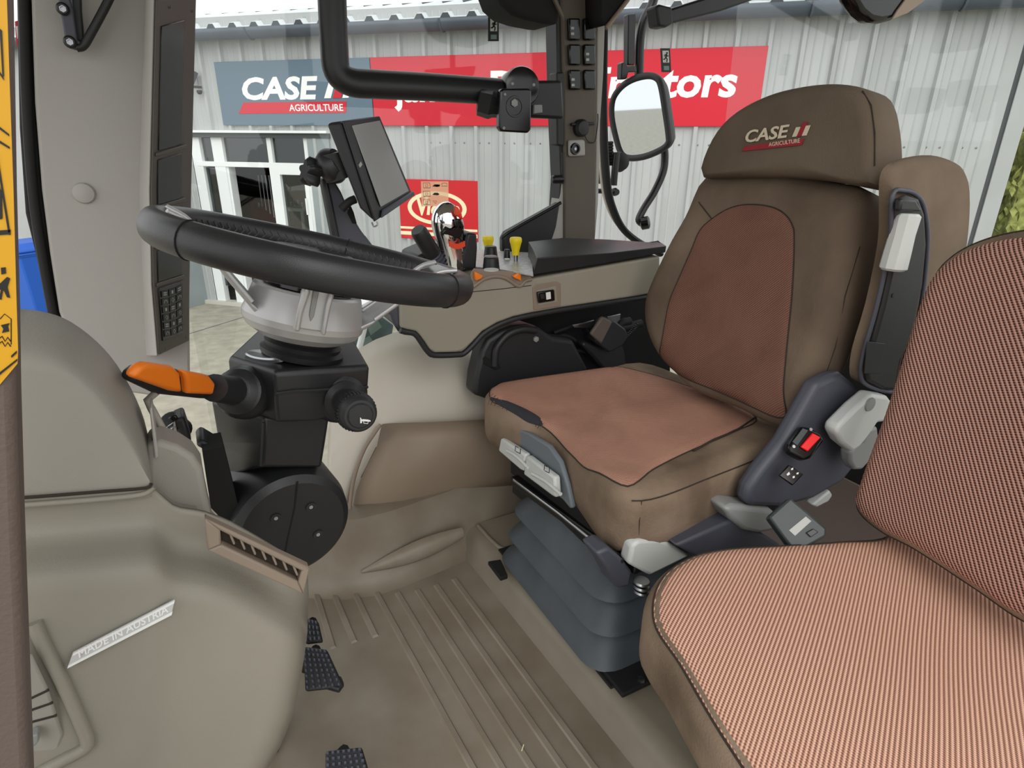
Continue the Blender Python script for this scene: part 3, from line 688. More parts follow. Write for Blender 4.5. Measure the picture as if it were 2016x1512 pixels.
# glass: right side door, rear quarter, windscreen
def gpane(n, px, y, label): slab(n, px, .005, 'glass', y=y, bev=0, kind='structure', label=label)
prism('window_2', [V((-.02, 1.70, -.2)), V((1.04, 1.70, -.2)), V((1.04, 1.70, 1.74)), V((-.02, 1.70, 1.74))], (0, .005, 0), 'glass', bev=0, kind='structure', label='clear right side door glass of the cab')
prism('window_3', [V((1.78, -.1, .45)), V((1.78, 1.72, .45)), V((1.74, 1.72, 1.74)), V((1.74, -.1, 1.74))], (.005, 0, 0), 'glass', bev=0, kind='structure', label='clear rear window glass of the cab')
box('wall_rear', (1.80, .9, .28), (.04, 1.7, .75), 'black_matte', kind='structure', label='dark lower rear panel of the cab')
box('rear_shade_sheet', (1.45, .80, .068), (.62, 1.5, .01), 'post_taupe', fl)  # dark sheet added for the shade on the floor between the seats
# roof, out of view overhead
rl_ = box('ceiling', (.55, .98, 1.80), (2.9, 1.75, .08), 'ceiling_liner', kind='structure', label='cab roof lining overhead', bev=.02)
# ================================================================= driver seat
ds = thing('driver_seat', 'driver seat in stained brown suede with torn cushion edge and red-brown woven panels', 'seat')
# --- cushion
def crownD(x, y, r):
    side = abs(y-.985)/.29
    return .022*max(0, side-.35)**1.3-.012*(1-min(1, r))-(.03*max(0, (.70-x)/.12)**1.5)*max(0, 1-side*1.1)
cz = .505
cpad = Pad((0, 0, cz), (1, 0, 0), (0, 1, 0), [(.60, .80), (.592, .75), (.615, .705), (.67, .69), (.80, .70), (.95, .715), (1.10, .74), (1.14, .98), (1.10, 1.24), (.95, 1.265), (.80, 1.282), (.66, 1.29), (.605, 1.275), (.582, 1.23), (.59, 1.16), (.612, 1.05), (.622, .97), (.615, .88)], .135, .045, crownD)
cpad.build('seat_cushion', 'suede_cushion', ds, bottom_round=.03)
ins = [(948, 763), (1019, 730), (1147, 718), (1227, 724), (1317, 748), (1406, 782), (1489, 823), (1442, 852), (1346, 894), (1287, 924), (1236, 958), (1168, 928), (1123, 894), (1084, 852), (1019, 810), (966, 787)]
loc = cpad.pxs(ins)
cpad.patch('seat_panel', loc, 'weave_driver_seat', ds, lift=.0045, seam='seam_dark', smoothn=5, sub=18)
# side seam along the near flank and the torn front edge
sm = []
for q in range(26):
    an = math.atan2(.705-cpad.c.y, .615-cpad.c.x)+(math.atan2(.74-cpad.c.y, 1.08-cpad.c.x)-math.atan2(.705-cpad.c.y, .615-cpad.c.x))*q/25; d_ = cpad.edge(an)-.006
    x, y = cpad.c.x+math.cos(an)*d_, cpad.c.y+math.sin(an)*d_; sm.append(cpad.w(x, y, cpad.top(x, y)+.001))
tube('seam', sm, .0013, 'seam_dark', ds, n=6)
p_ = sm[1]; tube('seam', [p_, p_+V((-.004, -.004, -.04)), p_+V((.0, -.003, -.09))], .001, 'seam_dark', ds, n=6)
tp = cpad.pxs([(963, 788), (980, 793), (1000, 802), (1020, 812), (1040, 824), (1055, 832), (1066, 841)]); tw = [.004, .008, .011, .013, .014, .011, .004]
tube('tear', [cpad.w(x+.004, y, cpad.top(x+.004, y)-.001) for x, y in tp], tw, 'tear_foam', ds, n=8, flat=.5, smoothpath=4)
for i in range(16):
    t = i/15; k = min(5, int(t*6)); f = t*6-k; x = tp[k][0]*(1-f)+tp[k+1][0]*f; y = tp[k][1]*(1-f)+tp[k+1][1]*f
    tube('tear_thread', [cpad.w(x+.012, y+.002, cpad.top(x+.012, y)+.003), cpad.w(x+.004, y, cpad.top(x+.004, y)+.005), cpad.w(x-.006, y-.003, cpad.top(x-.004, y)-.002)], .0006, 'suede' if i % 3 == 0 else 'seam_dark', ds, n=5)
fr = cpad.pxs([(1489, 823), (1455, 846), (1430, 858), (1405, 868), (1380, 882), (1365, 890)])
tube('frayed_seam', [cpad.w(x, y, cpad.top(x, y)+.003) for x, y in fr], .0022, 'seam_dark', ds, n=6)
lathe('hole', cpad.w(*cpad.px([(1115, 793)])[0], cpad.top(*cpad.px([(1115, 793)])[0])+.003), (0, 0, 1), [(.003, 0), (.003, .001)], 'black_matte', ds, n=10)
# --- backrest
rec = math.radians(17)
bo = V((1.055, .95, .75)); bex = V((0, -1, 0)); bey = V((math.sin(rec), 0, math.cos(rec)))
tmp = Pad(bo, bex, bey, [(-.1, -.1), (.1, -.1), (.1, .1), (-.1, .1)], .1, .03)
bout = [(1378, 345), (1345, 415), (1315, 470), (1287, 530), (1268, 578), (1262, 612), (1265, 650), (1280, 692), (1305, 725), (1345, 765), (1430, 800), (1548, 846), (1592, 765), (1632, 670), (1662, 570), (1682, 480), (1698, 395), (1688, 362), (1640, 350), (1560, 332), (1480, 326), (1420, 330)]
def crownB(x, y, r): return .025*max(0, abs(x)/.24-.45)-.008*(1-r)
bpad = Pad(bo, bex, bey, tmp.px(bout), .11, .05, crownB)
bpad.build('backrest', 'suede', ds, bottom_round=.03)
bins = [(1307, 724), (1303, 672), (1317, 598), (1337, 548), (1361, 493), (1378, 454), (1402, 431), (1432, 412), (1468, 403), (1512, 406), (1542, 419), (1560, 443), (1564, 474), (1560, 576), (1550, 680), (1543, 760), (1543, 822), (1470, 796), (1400, 765), (1345, 742)]
bpad.patch('back_panel', bpad.pxs(bins), 'weave_driver_back', ds, lift=.003, seam='seam_dark', smoothn=5, sub=16)
tube('seam', [bpad.w(x, y, bpad.top(x, y)+.001) for x, y in bpad.px([(1362, 372), (1380, 400), (1402, 432)])], .0012, 'seam_dark', ds, n=6)
tube('seam', [bpad.w(x, y, bpad.top(x, y)+.001) for x, y in bpad.px([(1680, 480), (1655, 580), (1628, 680), (1600, 750), (1570, 810)])], .0012, 'seam_dark', ds, n=6)
# --- headrest
hr = math.radians(8)
ho = V((1.10, .95, 1.08)); hey = V((math.sin(hr), 0, math.cos(hr)))
tmp = Pad(ho, bex, hey, [(-.1, -.1), (.1, -.1), (.1, .1), (-.1, .1)], .1, .03)
hout = [(1374, 348), (1373, 318), (1398, 262), (1436, 220), (1495, 186), (1560, 167), (1630, 160), (1688, 170), (1712, 200), (1722, 260), (1722, 320), (1712, 368), (1668, 362), (1600, 350), (1520, 344), (1430, 346)]
hpad = Pad(ho, bex, hey, tmp.px(hout), .115, .03, lambda x, y, r: -.006*(1-r))
hpad.build('headrest', 'suede_head', ds, bottom_round=.035)
tube('seam', [hpad.w(x, y, hpad.top(x, y)+.003) for x, y in hpad.px([(1690, 176), (1708, 205), (1716, 260), (1716, 325)])], .0012, 'seam_dark', ds, n=6)
# embroidered mark
def hp(u, v, lift=.004): q = hpad.pxs([(u, v)])[0]; return hpad.w(q[0], q[1], hpad.top(*q)+lift)
def hquad(nm, px, m, l0=.0015):
    return prism(nm, [hp(u, v, l0) for u, v in px], hpad.ez*.0015, m, ds, bev=0)
a, b = hp(1471, 281), hp(1557, 270); c = hp(1471+4, 256)
text('lettering', 'CASE', a, (b-a), (hp(1471, 258)-a), (c-a).length/.73*.98, 'logo_white', ds, shear=.25, off=.02, width=(b-a).length, ext=.0015)
hquad('letter', [(1561, 270), (1569, 251), (1578, 250), (1571, 269)], 'logo_white'); hquad('letter', [(1580, 268), (1588, 248), (1597, 247), (1589, 267)], 'logo_white')
hquad('letter', [(1570, 270), (1583, 241), (1592, 240), (1580, 268)], 'logo_red', .002)
hquad('band', [(1462, 298), (1468, 288), (1585, 273), (1579, 286)], 'logo_red')
a, b = hp(1516, 289, .0032), hp(1577, 281, .0032)
text('lettering', 'AGRICULTURE', a, (b-a), hp(1516, 270, .0032)-a, (hp(1516, 281, .0032)-a).length/.73, 'logo_white', ds, width=(b-a).length, ext=.0008)
# --- front bezel with white levers
xb = .600
bz = slab('front_bezel', [(984, 885), (984, 852), (990, 843), (1006, 840), (1040, 853), (1080, 878), (1102, 910), (1116, 955), (1126, 1000), (1122, 1002), (1108, 985), (1040, 930)], .012, 'slate_light', ds, x=xb+.004, bev=.004)
for px, tx in (([(997, 860), (1046, 892), (1043, 925), (1036, 922), (992, 885)], (1019, 884)), ([(1048, 894), (1104, 936), (1107, 977), (1098, 972), (1042, 931)], (1076, 922))):
    lv = slab('adjust_lever', px, -.016, 'lever_grey', bz, x=xb, bev=.005)
    u, v = tx; mk = PX([(u-5, v+4), (u-4, v-6), (u+1, v-3)], x=xb-.0165); tube('mark', mk, .0008, 'black_matte', lv, n=5); tube('mark', PX([(u-3, v+5), (u+5, v+9), (u+6, v-1)], x=xb-.0165), .0008, 'black_matte', lv, n=5)
    tube('lip', PX([(px[-1][0]+6, px[-1][1]+2), ((px[-1][0]+px[2][0])/2, (px[-1][1]+px[2][1])/2-6), (px[2][0]-3, px[2][1]-4)], x=xb-.018), .004, 'lever_grey', lv, n=8, smoothpath=4)
# --- black under-frame rails
for i, (p, q, r_) in enumerate((((1005, 938), (1250, 1112), .012), ((1035, 945), (1262, 1090), .008), ((1008, 950), (1215, 1125), .015))):
    a, b = U(*p, x=.61+.02*i), U(*q, x=.63+.02*i); prism('rail', [a, b, b-V((0, 0, r_*2)), a-V((0, 0, r_*2))], (.03, 0, 0), 'black_metal', ds, bev=.003)
box('under_pan', (.86, .97, .335), (.46, .44, .07), 'black_matte', ds)
tube('release_rod', PX([(1012, 945), (1100, 1010), (1180, 1075), (1225, 1105)], x=.60), .004, 'steel', ds, n=8)
# --- bellows
def ringb(hw, hl, z, cx=.83, cy=.955, r=.06):
    P = []
    for sx, sy, a0 in ((1, 1, 0), (-1, 1, 90), (-1, -1, 180), (1, -1, 270)):
        for k in range(7):
            a = math.radians(a0+15*k); P.append(V((cx+sx*(hl-r)+r*math.cos(a), cy+sy*(hw-r)+r*math.sin(a), z)))
    return P
bw = thing('dummy', '', '') if False else None
for i, (z0, z1, w0) in enumerate(((.225, .30, .205), (.15, .225, .215), (.075, .15, .228))):
    l0 = w0+.015
    loft('bellows_fold', [ringb(w0-.07, l0-.07, z0+.02), ringb(w0-.014, l0-.014, z0-.004), ringb(w0-.003, l0-.003, z0-.006), ringb(w0+.004, l0+.004, z0+.002), ringb(w0-.002, l0-.002, z0+.014), ringb(w0-.02, l0-.02, z0+.036), ringb(w0-.034, l0-.034, z1-.012), ringb(w0-.06, l0-.06, z1+.006)], 'bellows', ds, ang=50)
prism('base_plate', [V((.60, .70, .066)), V((.60, 1.20, .066)), V((1.06, 1.20, .066)), V((1.06, .70, .066))], (0, 0, .006), 'black_matte', ds)
slab('mount_foot', [(1182, 1322), (1282, 1290), (1300, 1340), (1225, 1376)], .012, 'black_matte', ds, z=.066)
lathe('bolt', U(1262, 1340, z=.078), (0, 0, 1), [(.008, 0), (.008, .005), (.005, .006)], 'steel', ds, n=6)
slab('mount_foot', [(960, 1112), (986, 1108), (1000, 1140), (985, 1145)], .012, 'black_matte', ds, z=.066)
# --- near side: grey recliner housing with buckle, switches and levers
yh = .695
side = slab('recliner_housing', [(1470, 985), (1476, 960), (1500, 925), (1545, 870), (1585, 800), (1610, 755), (1640, 740), (1660, 735), (1690, 760), (1700, 790), (1695, 850), (1700, 900), (1660, 950), (1600, 985), (1540, 1000), (1475, 998)], .032, 'slate', ds, y=.658, bev=.012, seg=3)
bk = thing('belt_buckle', 'black seat belt buckle with a red release button beside the driver cushion', 'buckle')
def opl(u, v, off=0): return UP(u, v, V((.96, .645-off, .56)), V((-.35, -.75, .62)).normalized())
NB = V((-.35, -.75, .62)).normalized()
def pb_(nm, px, th, m, par, off=0, **kw): return prism(nm, [opl(u, v)+NB*off for u, v in px], NB*th, m, par, **kw)
pb_('body', [(1541, 880), (1566, 843), (1580, 845), (1604, 857), (1612, 870), (1585, 905), (1572, 909), (1545, 895)], .022, 'black_gloss', bk, bev=.005)
pb_('release_button', [(1562, 884), (1585, 857), (1601, 866), (1576, 893)], .006, 'red_button', bk, off=.022, bev=.002)
pb_('slot', [(1548, 874), (1568, 848), (1578, 852), (1557, 881)], .002, 'dark_box', bk, off=.022, bev=0)
for u, v in ((1584, 850), (1551, 883)): lathe('rivet', opl(u, v)+NB*.022, NB, [(.003, 0), (.003, .0015)], 'steel', bk, n=10)
swp = pb_('switch_pair', [(1529, 937), (1548, 916), (1578, 934), (1556, 957)], .006, 'black_gloss', ds, off=.004, bev=.002)
for px in ([(1543, 935), (1548, 930), (1550, 935), (1545, 938)], [(1552, 924), (1556, 922), (1556, 926), (1552, 927)], [(1563, 932), (1567, 931), (1566, 935), (1562, 935)], [(1555, 939), (1559, 938), (1559, 942), (1555, 943)]):
    pb_('mark', px, .0006, 'white_mark', swp, off=.0102, bev=0)
rv = slab('recline_lever', [(1619, 842), (1622, 828), (1660, 790), (1690, 765), (1720, 770), (1734, 788), (1730, 808), (1715, 820), (1700, 822), (1688, 840), (1680, 860), (1668, 868), (1650, 878), (1630, 862)], -.03, 'lever_grey', ds, y=.64, bev=.008, seg=3)
lathe('pivot', U(1712, 796, y=.61), (0, -1, 0), [(.014, 0), (.013, .003), (.001, .004)], 'lever_mid', rv, n=20)
slab('lever_pocket', [(1652, 880), (1672, 858), (1690, 835), (1705, 830), (1708, 860), (1695, 892), (1675, 915), (1660, 915), (1652, 900)], -.025, 'lever_mid', ds, y=.635, bev=.006)
slab('side_tray', [(1428, 1003), (1445, 995), (1475, 998), (1520, 1003), (1540, 1020), (1530, 1045), (1495, 1052), (1465, 1046), (1440, 1025)], .05, 'lever_mid', ds, y=.66, bev=.01, seg=3)
slab('side_tab', [(1600, 995), (1635, 966), (1640, 975), (1632, 988), (1608, 1000)], .02, 'lever_grey', ds, y=.66, bev=.004)
prism('side_skirt', [U(1330, 1075, y=.67), U(1450, 1020, y=.67), U(1540, 1075, y=.67), U(1420, 1120, y=.67)], (0, .06, 0), 'slate', ds, bev=.006)
slab('height_lever', [(1238, 1112), (1245, 1075), (1258, 1064), (1300, 1062), (1330, 1075), (1360, 1095), (1310, 1120), (1280, 1135)], .03, 'lever_grey', ds, y=.69, bev=.007, seg=3)
slab('grey_bracket', [(1174, 1090), (1200, 1078), (1225, 1100), (1245, 1125), (1240, 1155), (1215, 1160), (1195, 1120)], .05, 'slate', ds, y=.70, bev=.006)
for k in range(3): lathe('height_knob', U(1263, 1145+9*k, y=.68), (.1, 0, 1), [(.014, -.003), (.016, 0), (.014, .003)], 'steel', ds, n=20)
cb = thing('control_box', 'small dark grey switch box between the two seats', 'control box')
def cpl(u, v): return UP(u, v, V((.86, .585, .50)), V((-.5, -.6, .62)).normalized())
NC = V((-.5, -.6, .62)).normalized()
prism('case', [cpl(*q) for q in ((1513, 1018), (1556, 979), (1628, 1040), (1627, 1056), (1575, 1085), (1555, 1075))], -NC*.03, 'dark_box', cb, bev=.004)
prism('label', [cpl(*q)+NC*.0004 for q in ((1553, 1044), (1586, 1017), (1597, 1026), (1565, 1055))], NC*.0006, 'pale_mark', cb, bev=0)
prism('button', [cpl(*q) for q in ((1586, 1049), (1600, 1041), (1610, 1048), (1595, 1058))], NC*.004, 'black_gloss', cb, bev=.001)
# --- folded-up left armrest
yr = .60
am = thing('folded_armrest', 'brown fabric armrest folded upright beside the driver backrest, white adjuster knob showing', 'armrest')
def apx(l, y): return [U(a, b, y=y) for a, b in l]
ao = [(1750, 350), (1765, 325), (1800, 311), (1850, 306), (1890, 318), (1910, 345), (1912, 420), (1900, 520), (1875, 640), (1830, 760), (1780, 772), (1740, 770), (1700, 755), (1688, 740), (1693, 690), (1720, 600), (1745, 480), (1748, 400)]
nr = crom(apx(ao, .645), 3, True)
ar_ = [(u+(4 if i < 1 or i > 10 else -(0 if i < 3 else 45)), v+2) for i, (u, v) in enumerate(ao)]
fr2 = crom(apx(ar_, .682), 3, True); cN = sum(nr, V())/len(nr)
loft('padding', [[cN+(p-cN)*.93+V((0, -.004, 0)) for p in nr], [cN+(p-cN)*.985+V((0, .006, 0)) for p in nr], [p+V((0, .016, 0)) for p in nr], fr2], 'suede', am, ang=60)
tube('piping', [p+V((0, -.004, 0)) for p in crom(apx([(1752, 385), (1775, 375), (1800, 384), (1815, 410), (1822, 470), (1815, 560), (1800, 640), (1775, 710), (1762, 765), (1735, 768), (1700, 755), (1690, 735), (1697, 690), (1722, 600), (1747, 480)], .638), 4, True)], .004, 'slate', am, n=8, closed=True)
slab('inner_shell', [(1754, 392), (1775, 383), (1797, 390), (1808, 420), (1812, 480), (1805, 560), (1785, 650), (1760, 710), (1752, 765), (1730, 764), (1700, 748), (1697, 735), (1704, 690), (1728, 600), (1752, 490)], -.012, 'black_plastic', am, y=.637, bev=.006)
kb = []
prof = [(.0135, 0), (.017, .004), (.0165, .03), (.0155, .06), (.0165, .09), (.013, .094)]
a, b = U(1757, 532, y=.622), U(1787, 420, y=.622)
d = (b-a); Lk = d.length
lathe('adjuster_knob', a, d, [(r*1.3, h*Lk/.094) for r, h in prof], 'lever_grey', am, n=10, ang=20)
for k in range(5):
    aa = -math.pi/2+(k-2)*.75
slab('cover_plate', [(1706, 672), (1741, 676), (1732, 735), (1700, 735)], -.0015, 'black_plastic', am, y=.6245, bev=.001)
lathe('screw_hole', U(1758, 582, y=.6248), (0, -1, 0), [(.004, 0), (.004, .001)], 'black_gloss', am, n=12)
slab('top_block', [(1757, 415), (1762, 390), (1790, 392), (1803, 415)], -.012, 'black_soft', am, y=.626, bev=.004)
# ================================================================= passenger seat
ps = thing('passenger_seat', 'passenger seat in red-brown corded fabric filling the lower right corner', 'seat')
pz = .45
right_e = [U(u, v, z=pz) for u, v in ((1420, 1068), (1540, 1058), (1650, 1052), (1750, 1046))]
po = [(.424, .12), (.43, .22), (.452, .34), (.478, .44), (.497, .52)]+[(p.x, p.y) for p in [U(1283, 1135, z=pz), U(1340, 1090, z=pz)]]+[(p.x, p.y) for p in right_e]+[(1.12, .50), (1.2, .3), (1.15, .02), (.8, -.02), (.5, .0), (.44, .05)]
def crownP(x, y, r): return -.012*max(0, (.60-x)/.12)**1.5-.015*math.exp(-((x-.82)/.12)**2)*math.exp(-((y-.3)/.2)**2)
ppad = Pad((0, 0, pz), (1, 0, 0), (0, 1, 0), po, .12, .03, crownP, N=96)
ppad.build('seat_cushion', 'suede_cushion', ps, bottom_round=.03)
pi = []
for x, y in po:
    c = V((.78, .27)); q = V((x, y))-c; pi.append((c.x+q.x*.965, c.y+q.y*.965))
ppad.patch('seat_panel', pi, 'weave_near', ps, lift=.002, seam='seam_dark', smoothn=6, sub=16)
# backrest
A = U(1705, 1040, z=.475); B = U(2016, 1258, z=.475); C_ = U(1862, 500, y=A.y-.01)
ex = (A-B).normalized(); up_b = V((.22, 0, .975)); up_b = (up_b-ex*ex.dot(up_b)).normalized(); bn = up_b.cross(ex)
# local x runs from near to far along the seat, y up the back
exb = -ex if False else ex
pb0 = A-ex*.18+up_b*.2
nrm = exb.cross(up_b)
if nrm.dot(CAM-pb0) < 0: exb = -exb
tmp = Pad(pb0, exb, up_b, [(-.1, -.1), (.1, -.1), (.1, .1), (-.1, .1)], .1, .03)
bo_ = tmp.px([(1668, 1005), (1676, 955), (1722, 815), (1772, 662), (1816, 545), (1858, 494), (1925, 460), (2016, 440), (2150, 430)])+tmp.px([(2400, 600), (2330, 1000), (2200, 1290), (2016, 1240), (1900, 1165), (1780, 1085), (1712, 1048)])
qpad = Pad(pb0, exb, up_b, bo_, .09, .04, lambda x, y, r: -.006*(1-r), N=96)
qpad.build('backrest', 'suede_cushion', ps, bottom_round=.02)
cc = sum((V((a, b)) for a, b in bo_), V((0, 0)))/len(bo_)
qpad.patch('back_panel', [(cc.x+(a-cc.x)*.985, cc.y+(b-cc.y)*.985) for a, b in bo_], 'weave_back', ps, lift=.002, seam='seam_dark', smoothn=6, sub=16)
box('seat_base', (.83, .27, .20), (.5, .34, .26), 'black_matte', ps, bev=.02)
# ================================================================= front dash housing at the left
db = thing('dashboard', 'beige moulded dash housing with an air vent at its corner', 'dashboard')
def interp(tab, x):
    if x <= tab[0][0]: return tab[0][1]
    for (a, b), (c, d) in zip(tab, tab[1:]):
        if x <= c: return b+(d-b)*(x-a)/(c-a)
    return tab[-1][1]
VT = [(-60, 992), (50, 985), (200, 972), (300, 962), (325, 985), (345, 1002), (400, 1010), (450, 1028), (500, 1056), (550, 1086), (590, 1112), (606, 1132)]
UR = [(1132, 606), (1170, 608), (1250, 605), (1300, 598), (1400, 580), (1470, 552), (1512, 527), (1560, 500), (1640, 455)]
def dy(d, v):
    b = .612
    k = min(1, max(0, (d-55)/110)); k = k*k*(3-2*k)
    return b-.052*k-.03*min(1, max(0, (d-150)/400))
NS, NT = 40, 26
rows = []
for i in range(NS+1):
    s = i/NS; ut = -60+s*666; vt = interp(VT, ut); r = []
    for j in range(NT+1):
        t = (j/NT)**1.3; v = vt+(1640-vt)*t; u = -60+s*(interp(UR, v)+60)
        y = dy(v-vt, v)
        e = max(0, (s-.93)/.07); y += .03*(1-math.sqrt(max(0, 1-e*e)))
        r.append(U(u, v, y=y))
    rows.append(r)
back = [V((p.x-.012, p.y+.03+.06*min(1, k/6), p.z-.004)) for k, p in enumerate(rows[-1])]; rows.append(back)
loft('housing', rows, 'dash_plastic', db, closed=False, cap=False, ang=60, solid=.006)
def dsurf(u, v, lift=.002): return U(u, v, y=dy(v-interp(VT, u), v)-lift)
# top ledge behind the housing so that it is a closed body
tp_ = [r[0] for r in rows[:-14]]; loft('top_ledge', [tp_, [V((p.x-.002, p.y+.035, p.z-.012)) for p in tp_]], 'dash_plastic', db, closed=False, cap=False, ang=60)
# hump cover
inner = [(-40, 728), (30, 728), (90, 731), (140, 748), (185, 785), (225, 835), (262, 890), (288, 935), (295, 950), (285, 957), (200, 964), (100, 972), (30, 977), (-40, 980)]
outer = [(-40, 606), (40, 608), (95, 616), (140, 634), (190, 672), (230, 718), (268, 785), (290, 850), (301, 935), (294, 960), (200, 967), (100, 975), (30, 980), (-40, 983)]
i1 = crom([U(a, b, y=.605) for a, b in inner], 3, True); o1 = crom([U(a, b, y=.69) for a, b in outer], 3, True)
# keep the bottom edge of the rear rings in line with the front
n_ = len(i1); rows = [i1]
for k in range(1, 7):
    t = k/6; c = 1-math.cos(t*math.pi/2); s_ = math.sin(t*math.pi/2)
    rows.append([V((a.x+(b.x-a.x)*s_, a.y+(b.y-a.y)*c, a.z+(b.z-a.z)*s_)) for a, b in zip(i1, o1)])
cO = sum(o1, V())/len(o1); rows.append([V((cO.x+(p.x-cO.x)*.75, .76, cO.z+(p.z-cO.z)*.75-.02)) for p in o1])
loft('hump_cover', rows, 'dash_panel', db, ang=60)
tube('seam', [U(a, b, y=.606) for a, b in crom([V((30, 979, 0)), V((100, 974, 0)), V((200, 966, 0)), V((286, 959, 0)), V((297, 951, 0))], 3) for a, b in [(a_, b_) for a_, b_ in [(0, 0)]]] if False else [U(p.x, p.y, y=.603) for p in crom([V((30, 981, 0)), V((100, 976, 0)), V((200, 968, 0)), V((286, 961, 0)), V((298, 952, 0))], 3)], .0016, 'seam_dark', db, n=6)
tube('ledge_rib', [U(p.x, p.y, y=.606) for p in crom([V((-40, 1000, 0)), V((100, 990, 0)), V((200, 982, 0)), V((280, 973, 0)), V((303, 958, 0))], 4)], .003, 'dash_plastic', db, n=8)
# shoulder right of the hump
slab('shoulder', [(290, 845), (300, 838), (318, 835), (350, 846), (378, 864), (394, 888), (402, 935), (416, 1000), (432, 1018), (500, 1056), (470, 1080), (290, 1060)], -.045, 'dash_panel', db, y=.70, bev=.012, seg=3)
slab('hinge_strip', [(294, 806), (299, 802), (310, 880), (312, 900), (305, 905)], .03, 'taupe', db, y=.65, bev=.002)
tube('trim_bar', PX([(308, 772), (290, 788), (298, 804), (322, 848)], y=.70), .004, 'dash_panel', db, n=8)
slab('gap_shade', [(398, 888), (440, 880), (470, 1000), (600, 1100), (560, 1110), (440, 1025), (415, 1000)], .05, 'black_matte', db, y=.82, bev=0)  # black sheet painting the dark of the gap beside the column
# vent
yv = .575
slab('vent_backing', [(428, 1030), (592, 1108), (584, 1136), (432, 1062)], .004, 'seam_dark', db, y=yv-.001, bev=0)
mat('vent_taupe', (136, 122, 108), .5, bump=.15, bscale=500, bdist=.0005)
vf = [((402, 1009), (606, 1106), (597, 1116), (432, 1033)), ((606, 1106), (594, 1158), (583, 1134), (591, 1110)), ((594, 1158), (407, 1071), (434, 1060), (582, 1132)), ((407, 1071), (402, 1009), (432, 1031), (434, 1060))]
for q in vf: slab('vent_frame', q, -.012, 'vent_taupe', db, y=yv, bev=.002)
for k in range(7):
    u = 452+k*20.5; v = 1040+k*10.2
    slab('vent_slat', [(u-4, v-2), (u+2, v+1), (u+10, v+22), (u+6, v+24), (u, v+10)], -.009, 'vent_taupe', db, y=yv-.001, bev=.001)
# badge
bd = thing('badge', 'silver MADE IN AUSTRIA badge stuck on the beige dash housing', 'badge')
def bp_(u, v, l=.004):      # plane of the badge
    return UP(u, v, Bp0, Bn)+Bn*l
c1, c2, c3 = dsurf(144, 1280), dsurf(344, 1176), dsurf(133, 1311)
Bp0 = c1; Bn = (c2-c1).cross(c3-c1).normalized()
if Bn.dot(CAM-Bp0) < 0: Bn = -Bn
prism('plate', [bp_(*q, .002) for q in ((144, 1280), (344, 1176), (337, 1207), (133, 1311))], Bn*.0025, 'silver_label', bd, bev=.0006)
for q in (((145, 1281), (343, 1178), (342, 1183), (143, 1286)), ((135, 1304), (339, 1199), (337, 1206), (133, 1310))):
    prism('stripe', [bp_(*p, .0045) for p in q], Bn*.0004, 'label_letters', bd, bev=0)
a, b = bp_(156, 1289, .0046), bp_(331, 1199, .0046); c = bp_(160, 1273, .0046)
text('lettering', 'MADE IN AUSTRIA', a, b-a, c-a-(b-a).normalized()*(c-a).dot((b-a).normalized()), (c-a).length/.73*.93, 'label_letters', bd, shear=.3, off=.02, width=(b-a).length, ext=.0005)
# louvred hatch at the lower left
hd = [(66, 1225), (85, 1268), (122, 1340), (160, 1425), (172, 1458), (165, 1474), (120, 1498), (60, 1530)]
tube('hatch_frame', [dsurf(u, v, .001) for u, v in hd], .006, 'dash_plastic', db, smoothpath=4, n=8)
tube('hatch_groove', [dsurf(u+5, v-2, .0) for u, v in hd], .0022, 'seam_dark', db, smoothpath=4, n=6)
slab('hatch_panel', [(20, 1270), (64, 1285), (95, 1350), (125, 1440), (118, 1465), (70, 1498), (20, 1510)], -.004, 'dash_panel', db, y=.538, bev=.003)
for k in range(3): tube('louvre', [U(u, v, y=.533) for u, v in ((40, 1392+k*24-14), (84+6*k, 1366+k*24), (106+6*k, 1352+k*26))] if False else [U(40, 1385+k*24, y=.534), U(66, 1372+k*24, y=.534), U(96+8*k, 1358+k*25, y=.534)], .0012, 'seam_dark', db, n=6)
slab('latch', [(66, 1432), (78, 1428), (80, 1442), (72, 1452), (66, 1452)], -.01, 'lever_mid', db, y=.533, bev=.002)
# ignition and keys
ig = thing('ignition_switch', 'black ignition switch with keys behind the dash shoulder', 'ignition switch')
lathe('barrel', U(338, 832, y=.86), V((-.2, -.6, .6)), [(.016, -.03), (.016, 0), (.013, .004), (.001, .005)], 'black_plastic', ig, n=20)
slab('key_head', [(330, 822), (346, 814), (352, 824), (342, 832)], -.004, 'black_gloss', ig, y=.845)
for q in ([(334, 840), (342, 830), (345, 848)], [(328, 842), (336, 846), (346, 838)]): tube('key_ring', PX(q, y=.84), .0025, 'steel', ig, n=6)
slab('relay', [(338, 830), (362, 820), (372, 850), (378, 875), (352, 856)], .04, 'black_plastic', ig, y=.84, bev=.004)
slab('side_switch', [(385, 878), (398, 865), (432, 885), (430, 902)], .05, 'black_plastic', ig, y=.84, bev=.004)
